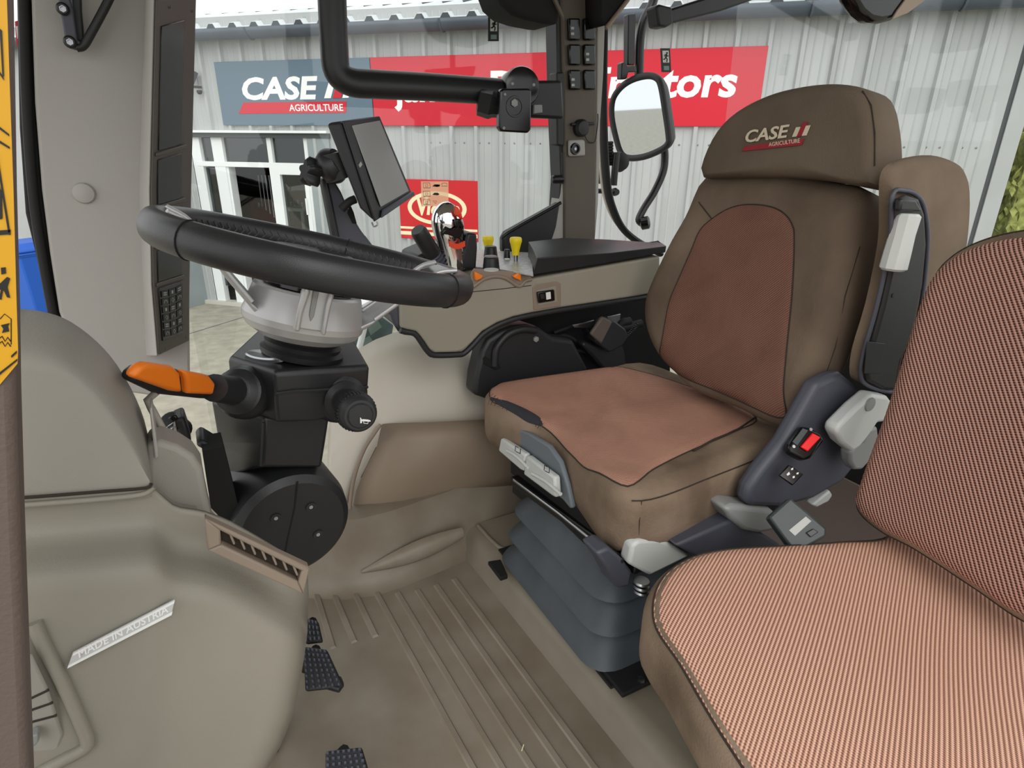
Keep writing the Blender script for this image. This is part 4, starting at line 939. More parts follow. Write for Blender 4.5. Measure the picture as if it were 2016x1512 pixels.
# pedals
def pedal(label, px, z0, z1, rowsn, colsn, group='foot pedals'):
    t = thing('pedal', label, 'pedal', group)
    P = [U(u, v, z=z) for (u, v), z in zip(px, (z1, z1, z0, z0))]
    n = (P[1]-P[0]).cross(P[3]-P[0]).normalized()
    if n.z < 0: n = -n
    prism('plate', P, -n*.012, 'black_plastic', t, bev=.004)
    vs = []; fs = []
    for i in range(rowsn):
        for j in range(colsn):
            s, q = (i+.5)/rowsn, (j+.5)/colsn
            c = (P[0]*(1-q)+P[1]*q)*(1-s)+(P[3]*(1-q)+P[2]*q)*s; ex = (P[1]-P[0])/colsn*.32; ey = (P[3]-P[0])/rowsn*.32; k = len(vs)
            vs += [c-ex-ey, c+ex-ey, c+ex+ey, c-ex+ey]+[p+n*.004 for p in (c-ex*.7-ey*.7, c+ex*.7-ey*.7, c+ex*.7+ey*.7, c-ex*.7+ey*.7)]
            fs += [(k+4, k+5, k+6, k+7)]+[(k+a, k+(a+1) % 4, k+4+(a+1) % 4, k+4+a) for a in range(4)]
    mesh('tread_studs', vs, fs, 'slate', t, smooth=False, kind='stuff')
    tube('arm', [(P[0]+P[1])/2-n*.012, (P[0]+P[1])/2+V((-.01, .02, -.04)), (P[0]+P[1])/2+V((-.02, .04, -.085))], .01, 'black_metal', t, smoothpath=4, n=8)
    return t
p_ = pedal('black studded brake pedal showing past the dash edge', [(596, 1272), (642, 1278), (676, 1352), (600, 1360)], .09, .13, 8, 6)
slab('lip', [(632, 1348), (672, 1338), (678, 1352), (668, 1366), (640, 1358)], .012, 'black_plastic', p_, z=.08)
pedal('thin black studded pedal half hidden above the brake pedal', [(600, 1215), (625, 1222), (634, 1262), (600, 1266)], .11, .13, 4, 4)
pedal('black studded pedal cut off by the bottom edge of the photo', [(640, 1478), (712, 1470), (738, 1560), (640, 1575)], .09, .12, 8, 7)
# straw bits on the mat
tube('straw', PX([(1027, 1478), (1031, 1466)], z=.008), .001, 'oval_sign_cream', None, n=5, label='tiny straw bit lying on the ribbed mat', category='straw')
# ================================================================= steering
a_ = math.radians(15.4); b_ = math.radians(1.8); NW = V((math.sin(a_)*math.cos(b_), math.sin(b_), math.cos(a_)*math.cos(b_)))
DW = V((math.cos(a_), 0, -math.sin(a_))); DW = (DW-NW*NW.dot(DW)).normalized(); SW = NW.cross(DW)
CW = V((.1533, .8318, .9572))-NW*.0200+DW*.006; YC = -.06
sw_ = thing('steering_wheel', 'black leather steering wheel with silver-edged spokes', 'steering wheel')
RW = .190
circ = [CW+DW*math.cos(t)*RW+SW*math.sin(t)*RW for t in [2*math.pi*k/72 for k in range(72)]]
tube('rim', circ, .0205, 'leather', sw_, n=20, closed=True, flat=.8, upv=NW)
for k in (13, 43, 62):      # seams across the leather
    t = 2*math.pi*k/72; r_ = V(DW*math.cos(t)+SW*math.sin(t)); c = CW+r_*RW
    tube('seam', [c+NW*math.cos(q)*.0209+r_*math.sin(q)*.0168 for q in [2*math.pi*i/20 for i in range(20)]], .0008, 'black_matte', sw_, n=5, closed=True)
vs = []; fs = []
for k in range(96):
    t = 2*math.pi*k/96; r0 = DW*math.cos(t)+SW*math.sin(t); t1 = t+.025; r1 = DW*math.cos(t1)+SW*math.sin(t1)
    for sg_ in (-1, 1):
        g1, g2 = tubegeo([CW+r0*(RW-.0168)+NW*.003, CW+r1*(RW-.0158)+NW*(.003+.006*sg_)], .0011, 4)
        b0 = len(vs); vs += g1; fs += [[i+b0 for i in f] for f in g2]
mesh('stitching', vs, fs, 'thread', sw_, kind='stuff')
lathe('hub', CW-NW*.085, NW, [(.05, 0), (.058, .01), (.056, .03), (.045, .042), (.02, .045)], 'black_plastic', sw_, n=36)
for ang in (0, math.pi):
    d = DW*math.cos(ang)+SW*math.sin(ang); w = NW.cross(d)
    prof_s = ((.05, .030, -.088), (.078, .030, -.070), (.115, .029, -.034), (.15, .032, .006), (.178, .042, .018))
    rows = []
    for t, hw, dz in prof_s:
        c = CW+d*t+NW*dz; rows.append([c-w*hw, c+w*hw, c+w*hw*.9-NW*.012-d*.006, c-w*hw*.9-NW*.012-d*.006])
    sp_ = loft('spoke', rows, 'silver', sw_, bev=.003)
    rows = []
    for t, hw, dz in prof_s[2:]:
        c = CW+d*(t-.001)+NW*(dz+.0015); rows.append([c-w*hw*.62, c+w*hw*.62, c+w*hw*.62-NW*.004, c-w*hw*.62-NW*.004])
    loft('spoke_inlay', rows, 'black_gloss', sp_, bev=.001)
    for e in (-1, 1):
        tube('spoke_trim', [CW+d*t+w*hw*e+NW*(dz+.002) for t, hw, dz in prof_s[1:]], .0035, 'silver', sp_, n=8, smoothpath=4)
# column
sc = thing('steering_column', 'black steering column with silver boss, orange stalk and horn stalk', 'steering column')
BB = U(600, 620, y=.90+YC)
lathe('boss', BB, NW, [(.055, -.03), (.072, -.020), (.0785, -.010), (.0795, -.002), (.0775, .004), (.070, .034), (.067, .037), (.06, .036)], 'silver', sc, n=64, hint=(0, 1, 0), ang=22)
lathe('boss_top', BB+NW*.038, NW, [(.058, 0), (.057, .02), (.05, .05)], 'black_gloss', sc, n=36)
# tilt lever on the near side of the boss
yt = .745
tll = slab('tilt_lever', [(578, 646), (634, 654), (650, 575), (605, 565)], .006, 'silver', sc, y=yt, bev=.002)
slab('lever_wall', [(575, 647), (587, 650), (594, 613), (609, 569), (603, 561), (593, 566), (585, 597)], -.012, 'silver', tll, y=yt+.004, bev=.003)
slab('lever_wall', [(629, 655), (637, 657), (647, 606), (655, 575), (645, 571), (637, 601), (631, 637)], -.012, 'silver', tll, y=yt+.004, bev=.003)
slab('lever_groove', [(611, 633), (608, 620), (616, 572), (628, 573), (618, 622)], -.002, 'lever_mid', tll, y=yt, bev=.001)
slab('lever_lip', [(602, 554), (692, 572), (690, 580), (650, 573), (606, 566)], -.02, 'silver', tll, y=yt+.004, bev=.003)
CC = U(598, 672, y=.915+YC)
lathe('collar', CC, NW, [(.054, -.02), (.056, -.012), (.05, -.008), (.052, -.002), (.047, .002), (.05, .008), (.044, .014), (.046, .02), (.04, .026)], 'black_soft', sc, n=40)
def ring3(l): return [U(u, v, y=y+YC) for u, v, y in l]
loft('column_head', [ring3([(452, 702, .95), (540, 728, .85), (618, 722, .85), (724, 717, .875), (690, 660, 1.02), (515, 643, 1.05)]),
    ring3([(449, 712, .95), (541, 738, .845), (620, 732, .845), (727, 727, .87), (694, 670, 1.02), (512, 652, 1.05)]),
    ring3([(455, 770, .95), (543, 790, .845), (622, 788, .845), (724, 770, .87), (690, 730, 1.02), (515, 720, 1.05)]),
    ring3([(470, 808, .95), (546, 831, .85), (622, 830, .85), (705, 800, .875), (680, 770, 1.0), (525, 770, 1.03)])], 'black_soft', sc, bev=.007, seg=3)
tube('parting_line', ring3([(543, 775, .843), (580, 770, .843), (625, 768, .843), (724, 762, .868)]), .002, 'black_plastic', sc, n=6)
loft('column_shroud', [ring3([(416, 790, .98), (520, 822, .875), (648, 820, .89), (640, 770, 1.0), (440, 745, 1.05)]),
    ring3([(430, 870, .98), (519, 872, .875), (640, 872, .89), (632, 830, 1.0), (450, 830, 1.05)]),
    ring3([(440, 940, .98), (516, 919, .875), (632, 921, .89), (625, 880, 1.0), (455, 880, 1.05)])], 'black_soft', sc, bev=.004)
tube('parting_line', ring3([(519, 832, .872), (517, 870, .872), (514, 917, .872)]), .002, 'black_plastic', sc, n=6)
DC = U(580, 1040, y=.87+YC); DA = V((.12, -1, -.05)).normalized()
lathe('pivot_housing', DC, DA, [(.07, -.14), (.086, -.12), (.088, -.03), (.084, -.008), (.074, 0), (.01, .001)], 'black_soft', sc, n=56)
tube('parting_line', [UP(u, v, DC+DA*.001, DA) for u, v in ((586, 948), (580, 1000), (566, 1060), (556, 1120))], .0012, 'black_matte', sc, n=6)
for u, v in ((543, 1020), (612, 998), (626, 1052)):
    lathe('screw', UP(u, v, DC+DA*.001, DA), DA, [(.008, -.001), (.0075, .002), (.004, .002), (.0035, .0005)], 'black_plastic', sc, n=20); lathe('screw_head', UP(u, v, DC+DA*.001, DA), DA, [(.003, 0), (.003, .0015)], 'lever_mid', sc, n=10)
prism('column_foot', [U(430, 930, y=.99), U(520, 915, y=.95), U(640, 930, y=.95), U(600, 1130, y=.95), U(440, 1050, y=1.0)], (0, .12, 0), 'black_plastic', sc, bev=.01)
box('column_base', (-.04, .965, .22), (.08, .1, .44), 'black_plastic', sc, bev=.01)
# oval emblem on the head
hA, hB, hC = ring3([(452, 702, .95), (540, 728, .85), (515, 643, 1.05)]); nE = (hB-hA).cross(hC-hA).normalized()
if nE.z < 0: nE = -nE
e0 = UP(521, 703, hA, nE); eX = UP(570, 712, hA, nE)-UP(476, 694, hA, nE)
lathe('emblem', e0-nE*.001, nE, [(.034, 0), (.034, .004), (.03, .006), (.001, .0065)], 'steel', sc, n=32, sx=1.15, sy=.36, hint=eX)
# orange indicator stalk
A0, A1 = U(478, 772, y=.885+YC), U(250, 738, y=.70+YC); AX = (A1-A0).normalized()
lathe('stalk_boot', A0, AX, [(.036, -.012), (.036, .0), (.033, .005), (.03, .012), (.026, .014), (.029, .02), (.023, .026), (.019, .028)], 'black_soft', sc, n=28)
stk = tube('indicator_stalk', [A0+AX*.02, A0+AX*.075], [.019, .017], 'black_plastic', sc, n=16)
nO = V((0, -1, .25)).normalized(); nO = (nO-AX*AX.dot(nO)).normalized(); PO = U(340, 750, y=.765+YC)
def op(nm, px, d0, th, m, bev): return prism(nm, [UP(u, v, PO, nO)+nO*d0 for u, v in px], nO*th, m, stk, bev=bev, seg=3)
op('paddle', [(266, 754), (276, 738), (288, 726), (340, 729), (408, 742), (440, 748), (440, 790), (400, 788), (320, 780)], -.020, .018, 'black_plastic', .006)
op('orange_grip', [(250, 740), (267, 717), (283, 712), (334, 719), (347, 732), (352, 771), (329, 768)], -.006, .012, 'orange', .005)
op('orange_grip', [(353, 727), (404, 737), (417, 752), (412, 775), (361, 773), (359, 745)], -.006, .012, 'orange', .004)
# horn stalk
B0, B1 = U(672, 782, y=.865+YC), U(709, 818, y=.775+YC); BX = (B1-B0).normalized(); LB = (B1-B0).length
lathe('stalk_boot', B0, BX, [(.04, -.02), (.04, -.008), (.034, .0), (.031, .002), (.033, .01), (.027, .014), (.028, .02), (.021, .026)], 'black_soft', sc, n=28)
hs = lathe('horn_stalk', B0, BX, [(.019, .01), (.019, LB-.035), (.0205, LB-.033), (.0205, LB-.03), (.025, LB-.028), (.025, LB-.012), (.0235, LB-.004), (.02, LB), (.001, LB+.002)], 'black_plastic', sc, n=40)
for k in range(36):
    t = 2*math.pi*k/36; X_, Y_, _ = frame(BX); c = B0+BX*(LB-.02)+(X_*math.cos(t)+Y_*math.sin(t))*.025
    box('grip_ridge', c, (.0022, .0022, .014), 'black_plastic', hs, rot=Matrix((X_, Y_, BX)).transposed(), bev=0)
lathe('horn_button', B1, BX, [(.0165, 0), (.0165, .002), (.015, .0035), (.001, .004)], 'black_soft', hs, n=28)
def hb(u, v): return UP(u, v, B1+BX*.0042, BX)
prism('horn_mark', [hb(*q) for q in ((710, 822), (713, 827), (712, 833), (709, 833), (709, 822))], BX*.0004, 'white_mark', hs, bev=0)
prism('horn_mark', [hb(*q) for q in ((713, 825), (725, 826), (730, 828), (729, 830), (713, 829))], BX*.0004, 'white_mark', hs, bev=0)
tube('horn_mark', [hb(*q) for q in ((716, 829), (716, 833), (724, 834), (725, 829))], .0005, 'white_mark', hs, n=5)
# ================================================================= right armrest console
ac = thing('armrest_console', 'beige side console under the black armrest with control knobs', 'console')
yc = 1.30
side_px = [(786, 575), (860, 556), (930, 548), (985, 543), (1047, 549), (1150, 531), (1300, 504), (1300, 575), (1251, 584), (1104, 606), (1047, 616), (1011, 624), (979, 636), (950, 653), (930, 675), (912, 691), (900, 694), (856, 695), (845, 688), (836, 674), (819, 653), (800, 649), (789, 646)]
slab('side_panel', side_px, .20, 'console_beige', ac, y=yc, bev=.006, seg=3)
edge = [(1300, 579), (1251, 588), (1104, 610), (1047, 620), (1011, 628), (979, 640), (951, 657), (932, 678), (914, 695), (900, 698), (855, 699), (842, 691), (832, 677), (817, 657), (798, 653), (788, 650)]
tube('edge_trim', [U(u, v, y=1.305) for u, v in edge], .0075, 'black_plastic', ac, n=10, smoothpath=3)
slab('front_end', [(742, 585), (786, 572), (789, 648), (775, 640), (770, 622), (748, 600)], .16, 'slate', ac, y=1.31, bev=.006)
tube('panel_line', PX([(925, 575), (985, 569), (1046, 562)], y=yc-.0005), .001, 'seam_dark', ac, n=5)
tube('wave_trim', PX([(925, 568), (935, 562), (948, 552), (962, 546), (978, 544), (994, 547), (1008, 555), (1018, 562), (1026, 562), (1034, 553), (1046, 550)], y=yc-.002), .005, 'vent_taupe', ac, n=8, smoothpath=4)
slab('fascia', [(925, 540), (932, 528), (1000, 534), (1046, 545), (1030, 556), (1020, 560), (1008, 553), (994, 545), (978, 542), (962, 544), (948, 550), (930, 562)], -.003, 'vent_taupe', ac, y=yc, bev=.001)
for px in ([(931, 533), (947, 541), (944, 547), (933, 551)], [(1022, 533), (1006, 543), (1012, 547), (1022, 551)]):
    slab('orange_pointer', px, -.012, 'orange', ac, y=yc-.003, bev=.002)
# recessed rocker switch
slab('switch_frame', [(1048, 566), (1054, 560), (1095, 554), (1103, 558), (1103, 602), (1050, 610)], -.003, 'vent_taupe', ac, y=yc, bev=.003)
slab('switch_recess', [(1056, 572), (1094, 563), (1097, 594), (1060, 601)], -.001, 'console_beige', ac, y=yc-.003, bev=.001)
swb = slab('rocker_switch', [(1055, 574), (1089, 569), (1090, 591), (1058, 596)], -.008, 'black_gloss', ac, y=yc-.004, bev=.003)
slab('rocker_mark', [(1074, 576), (1083, 574), (1084, 588), (1075, 590)], -.003, 'white_mark', swb, y=yc-.012, bev=.001)
slab('rocker_mark', [(1063, 579), (1071, 578), (1072, 588), (1064, 589)], -.002, 'black_plastic', swb, y=yc-.012, bev=.001)
# armrest pad
def q8(nb, nt, ftp, fb): return [nb, nt, ftp, fb]
ar = thing('armrest_pad', 'long black leather armrest pad lying on the beige console', 'armrest')
rows = []
for (b_u, b_v), (t_u, t_v), (f_u, f_v) in (((1049, 544), (1057, 508), (1040, 476)), ((1120, 533), (1124, 503), (1108, 468)), ((1200, 520), (1203, 498), (1190, 471)), ((1310, 500), (1312, 484), (1295, 478))):
    nb = U(b_u, b_v-3, y=1.295); nt = U(t_u, t_v, y=1.293); ftp = U(f_u, f_v, y=1.46); rows.append([nb, nt, (nt+ftp)/2+V((0, 0, .004)), ftp, V((ftp.x, ftp.y, nb.z))])
loft('pad', rows, 'leather', ar, bev=.009, seg=3)
# control top plate and knobs
zt_ = U(1000, 540, y=yc).z+.002
mat('plate_silver', (200, 200, 200), .35, .3, var_rgb=(168, 168, 168), vscale=90)
slab('top_plate', [(918, 530), (935, 528), (1000, 535), (1050, 545), (1046, 500), (985, 497), (905, 492)], .004, 'plate_silver', ac, z=zt_, bev=.001)
def knob(nm, u, v, r, h, m, taper=.85, par=ac, up=(0, 0, 1)):
    c = U(u, v, z=zt_+.004); return lathe(nm, c, up, [(r, 0), (r*.98, h*.2), (r*taper, h*.92), (r*taper*.85, h), (.001, h)], m, par, n=28)
for u, v, r, h in ((966, 505, .019, .028), (967, 531, .021, .032), (998, 510, .009, .026)):
    k_ = knob('rotary_knob', u, v, r, h, 'black_soft'); c = U(u, v, z=zt_+.004+h); lathe('knob_cap', c, (0, 0, 1), [(r*.8, -.001), (r*.78, .0012), (.001, .0015)], 'pale_mark', k_, n=20)
for u, v, h0 in ((961, 497, .0), (1015, 514, .016)):
    c = U(u, v, z=zt_+.004)
    if h0: tube('knob_stem', [c, c+V((0, 0, .02))], .006, 'steel', ac, n=12)
    lathe('yellow_knob', c+V((0, 0, h0)), (0, 0, 1), [(.0095, 0), (.010, .012), (.0145, .03), (.016, .034), (.016, .042), (.014, .045), (.001, .046)], 'yellow', ac, n=24)
# joystick
js = thing('joystick', 'chrome multi-function joystick with an orange thumbwheel beside the steering wheel', 'joystick')
yj = 1.38
path = [(897, 530), (894, 505), (888, 480), (884, 455), (880, 432), (884, 414), (890, 402)]; rad = [.03, .03, .032, .038, .038, .03, .013]
tube('grip', PX(path, y=yj), rad, 'chrome', js, n=20, smoothpath=5, flat=.75, upv=(1, 0, 0))
slab('thumb_rest', [(866, 460), (882, 462), (902, 470), (912, 478), (905, 466), (912, 455), (906, 440), (890, 452), (876, 448)], -.006, 'black_gloss', js, y=yj-.034, bev=.004)
for k in range(11):
    t = -.2+k/10*1.0; u = 886+k*2.7; v = 480+5*math.sin(math.pi*k/10)
    tube('thumbwheel_tooth', PX([(u, v-5), (u+.6, v+5)], y=yj-.032), .0035, 'orange_wheel', js, n=8)
slab('orange_button', [(892, 404), (900, 408), (908, 422), (904, 428), (893, 424)], -.01, 'orange_wheel', js, y=yj-.025, bev=.004)
slab('red_button', [(902, 420), (908, 424), (908, 432), (902, 430)], -.01, 'red_button', js, y=yj-.028, bev=.003)
slab('button_cluster', [(893, 430), (905, 430), (912, 445), (908, 455), (896, 448)], -.01, 'black_gloss', js, y=yj-.03, bev=.004)
lv = thing('shift_lever', 'short black round lever leaning left of the chrome joystick', 'lever')
a, b = U(822, 452, y=1.36), U(852, 500, y=1.38)
lathe('grip', b, a-b, [(.0195, 0), (.0205, .01), (.0195, (a-b).length*.9), (.016, (a-b).length), (.001, (a-b).length)], 'black_soft', lv, n=24)
for k in range(4):
    c = b-(a-b).normalized()*(.004+.009*k); lathe('boot_fold', c, a-b, [(.016, -.004), (.02+.002*k, 0), (.016, .004)], 'slate', lv, n=24)
slab('joystick_block', [(905, 530), (918, 470), (921, 458), (940, 460), (941, 488), (938, 530)], .07, 'black_soft', ac, y=1.36, bev=.006)
slab('lever_block', [(820, 505), (860, 488), (920, 495), (920, 560), (820, 560)], .12, 'black_plastic', ac, y=1.40, bev=.008)
# ---- dark mechanism under the console
um = thing('console_bracket', 'black moulded bracket and wiring under the side console', 'bracket')
slab('moulding', [(932, 778), (936, 740), (948, 690), (960, 668), (985, 652), (1010, 642), (1040, 640), (1066, 648), (1090, 665), (1130, 670), (1160, 730), (1100, 790), (1000, 800)], .06, 'black_plastic', um, y=1.35, bev=.012, seg=3)
tube('moulding_rib', PX([(974, 720), (976, 690), (986, 672), (1004, 656), (1030, 648), (1055, 650)], y=1.345), .010, 'black_plastic', um, n=12, smoothpath=5)
slab('slot', [(950, 705), (955, 702), (982, 716), (986, 724), (975, 728), (952, 716)], -.003, 'black_matte', um, y=1.349, bev=.001)
lathe('bolt', U(1054, 667, y=1.348), (0, -1, 0), [(.008, 0), (.008, .006), (.004, .007)], 'lever_mid', um, n=6)
slab('frame_plate', [(985, 640), (1050, 610), (1150, 590), (1300, 565), (1320, 640), (1320, 860), (1000, 860), (985, 740)], .05, 'black_matte', um, y=1.46, bev=.004)
slab('connector', [(1152, 664), (1172, 625), (1190, 623), (1212, 640), (1218, 655), (1206, 672), (1180, 685)], -.05, 'black_plastic', um, y=1.40, bev=.005)
slab('connector_cap', [(1158, 656), (1182, 621), (1202, 632), (1180, 676)], -.012, 'post_taupe', um, y=1.35, bev=.005)
slab('motor', [(1145, 680), (1152, 672), (1180, 684), (1216, 652), (1230, 690), (1236, 720), (1190, 730), (1165, 700)], .05, 'black_plastic', um, y=1.38, bev=.008)
slab('metal_plate', [(1128, 640), (1150, 636), (1170, 630), (1165, 646), (1130, 645)], .004, 'steel', um, y=1.38, bev=.001)
slab('metal_plate', [(1196, 624), (1222, 618), (1220, 640), (1206, 644)], .004, 'steel', um, y=1.38, bev=.001)
tube('spring', [U(1226+28*t+3*math.sin(t*60), 668-28*t+3*math.cos(t*60), y=1.37) for t in [k/80 for k in range(81)]], .0025, 'black_metal', um, n=6)
tube('hose', PX([(1240, 632), (1222, 636), (1225, 645), (1262, 636)], y=1.38), .012, 'rubber', um, n=10, smoothpath=4)
for k, pth in enumerate(([(1060, 690), (1110, 660), (1160, 690), (1200, 700)], [(1080, 720), (1140, 690), (1210, 720)], [(1090, 655), (1140, 640), (1160, 660)])):
    tube('cable', PX(pth, y=1.42), .006, 'rubber', um, n=8, smoothpath=5)
# ================================================================= terminal screen and bracket
tv = thing('terminal', 'touchscreen terminal with painted grey reflection and black bezel tilted above the wheel', 'display')
TL, TR, BR, BL = U(672, 239, y=1.20), U(744, 229, y=1.36), U(810, 386, y=1.36), U(735, 437, y=1.20)
nT = (TR-TL).cross(BL-TL).normalized()
if nT.x < 0: nT = -nT
Lb, Lt = U(712, 425, y=1.20), U(641, 242, y=1.195)
fr_ = [TL, TR, BR, BL]
bk_ = [Lt, Lt+(TR-TL), U(707, 411, y=1.2)+(BR-BL), U(707, 411, y=1.2)]
loft('case', [fr_, bk_], 'black_plastic', tv, bev=.006, seg=3)
def tq(s, t, l=0): return (TL*(1-s)+TR*s)*(1-t)+(BL*(1-s)+BR*s)*t+nT*l
prism('bezel', [tq(.0, .0, .0), tq(1, 0), tq(1, 1), tq(0, 1)], nT*.004, 'black_soft', tv, bev=.004)
prism('screen', [tq(.16, .055, .0035), tq(.93, .05, .0035), tq(.93, .92, .0035), tq(.2, .9, .0035)], nT*.002, 'screen_reflection', tv, bev=.0006)
prism('status_light', [tq(.02, .42, .004), tq(.08, .40, .004), tq(.09, .43, .004), tq(.03, .45, .004)], nT*.002, 'pale_mark', tv, bev=0)
prism('lip', [tq(.18, .93, .004), tq(1, .94, .004), tq(1, 1, .004), tq(.1, 1, .004)], nT*.006, 'slate', tv, bev=.003)
tube('lanyard', crom([U(732, 437, y=1.2), U(736, 446, y=1.2), U(743, 443, y=1.2), U(742, 436, y=1.2)], 4), .0015, 'steel', tv, n=6)
tb = thing('terminal_bracket', 'black curved arm with a knob carrying the terminal', 'bracket')
slab('arm', [(636, 350), (652, 345), (672, 378), (690, 420), (712, 455), (735, 485), (700, 482), (664, 470), (655, 430), (650, 390)], .025, 'slate', tb, y=1.28, bev=.004)
slab('arm_plate', [(633, 352), (645, 350), (660, 420), (672, 480), (656, 470), (646, 420)], .03, 'black_plastic', tb, y=1.27, bev=.004)
slab('slot', [(688, 400), (696, 418), (702, 440), (694, 440), (684, 420)], -.002, 'black_matte', tb, y=1.279, bev=0)
tube('cable', PX([(672, 412), (682, 402), (690, 396), (700, 392)], y=1.24), .008, 'rubber', tb, smoothpath=4, n=10)
a, b = U(640, 335, y=1.26), U(668, 318, y=1.24)
tube('ball_clamp', [a, (a+b)/2, b], [.028, .034, .026], 'black_soft', tb, n=18, smoothpath=4)
tube('ball_clamp', PX([(655, 300), (664, 330), (672, 350)], y=1.25), .03, 'black_plastic', tb, n=16)
kc = U(612, 340, y=1.25); kd = V((-.9, -.3, .3)).normalized()
kx, ky, _ = frame(kd)
ring = [kx*math.cos(t)*(.022+.006*math.cos(5*t))+ky*math.sin(t)*(.022+.006*math.cos(5*t)) for t in [2*math.pi*k/40 for k in range(40)]]
loft('clamp_knob', [[kc+p*.8-kd*.014 for p in ring], [kc+p-kd*.01 for p in ring], [kc+p+kd*.008 for p in ring], [kc+p*.75+kd*.014 for p in ring]], 'black_soft', tb, ang=40)
tube('strut', [U(708, 474, y=1.30), U(745, 520, y=1.32), U(800, 575, y=1.35)], .016, 'black_plastic', tb, n=10, smoothpath=4)
tube('clamp_screw', [kc, a], .01, 'black_metal', tb, n=10)
# ================================================================= monitor rail in front of the side window
mr_ = thing('monitor_rail', 'thick bent black tube rail crossing the side window to the pillar', 'rail')
tube('rail', PX([(640, -480), (648, -200), (654, 0), (658, 90), (664, 140), (690, 161), (740, 166), (820, 170), (900, 175), (985, 181)], y=1.5), .0335, 'black_soft', mr_, n=16, smoothpath=7, flat=.85)
cl = slab('clamp_arm', [(985, 160), (1030, 158), (1108, 158), (1112, 234), (1050, 232), (1000, 222)], .05, 'black_soft', mr_, y=1.54, bev=.008)
slab('wall_plate', [(1096, 142), (1111, 142), (1111, 288), (1097, 286)], .04, 'black_plastic', mr_, y=1.60, bev=.004)
lathe('clamp_cap', U(1028, 170, y=1.46), V((-.15, -1, .1)), [(.046, -.05), (.046, 0), (.043, .006), (.03, .008), (.001, .008)], 'black_gloss', mr_, n=36)
ph = slab('holder_plate', [(985, 178), (991, 174), (1043, 174), (1047, 180), (1046, 255), (1040, 262), (988, 259), (983, 252)], .02, 'black_gloss', mr_, y=1.40, bev=.006, seg=3)
lathe('holder_bolt', U(1012, 203, y=1.40), (0, -1, 0), [(.009, 0), (.009, .004), (.005, .005)], 'lever_mid', ph, n=6)
lathe('holder_boss', U(1013, 210, y=1.4005), (0, -1, 0), [(.024, 0), (.023, .002), (.019, .002), (.018, 0)], 'black_gloss', ph, n=28)
for u, v in ((992, 252), (994, 186), (1009, 165), (1051, 167)): lathe('screw', U(u, v, y=1.399), (0, -1, 0), [(.004, 0), (.003, .002)], 'lever_mid', mr_, n=8)
a, b = U(950, 203, y=1.47), U(985, 212, y=1.45)
lathe('clamp_knob', a, b-a, [(.02, -.012), (.03, -.008), (.032, .02), (.026, .03), (.022, .05)], 'black_soft', mr_, n=8, ang=20)
slab('socket', [(1048, 206), (1064, 206), (1065, 222), (1048, 224)], -.01, 'lever_mid', mr_, y=1.538, bev=.002)
# ================================================================= instrument cluster on the front pillar
ic = thing('instrument_cluster', 'tall narrow instrument cluster with keypad on the grey front pillar', 'instrument panel')
def ic_pt(s, v, off=0):     # s 0..1 across the face turned to the driver
    b = U(interp([(-60, 303), (0, 302), (375, 293), (560, 297), (701, 309)], v), v, y=1.47)
    c = U(interp([(-60, 385), (17, 383), (300, 376), (500, 371), (672, 369.5), (701, 369)], v-30*s), v-28*s, y=1.615)
    p = b*(1-s)+c*s; n = (c-b).cross(V((0, 0, 1))).normalized()
    if n.dot(CAM-p) < 0: n = -n
    return p+n*off
rows = []
for v in [-30, 0, 100, 200, 300, 375, 450, 560, 640, 701]:
    aa = U(interp([(-60, 286), (0, 285), (375, 274), (560, 281), (701, 288)], v), v, y=1.60)
    b_ = ic_pt(0, v); c_ = ic_pt(1, v); rows.append([aa, b_+V((-.002, .004, 0)), b_, c_, V((c_.x, 1.63, c_.z)), V((aa.x, 1.63, aa.z))])
loft('case', rows, 'taupe', ic, bev=.003)
mat('cluster_dark', (84, 78, 72), .5, bump=.15, bscale=500, bdist=.0005)
def icq(nm, s0, s1, v0, v1, off, th, m, par=ic, bev=.002):
    k = max(1, int((v1-v0)/40)); rows = []
    for i in range(k+1):
        v = v0+(v1-v0)*i/k; rows.append([ic_pt(s0, v, off), ic_pt(s1, v, off), ic_pt(s1, v, off+th), ic_pt(s0, v, off+th)])
    return loft(nm, rows, m, par, bev=bev)
icq('face', .02, .98, -24, 698, .0005, .0045, 'cluster_dark')
icq('gauge_window', .12, .66, 52, 297, .005, .002, 'screen_black'); icq('gauge_window', .12, .68, 315, 404, .005, .002, 'screen_black'); icq('gauge_window', .12, .72, 420, 482, .005, .002, 'screen_black'); icq('gauge_window', .1, .72, 494, 556, .005, .002, 'screen_black')
for v in (305, 410, 487, 562): icq('divider', .06, .78, v-4, v+4, .005, .004, 'cluster_dark')
kp = icq('keypad', .1, .74, 568, 672, .005, .003, 'black_gloss')
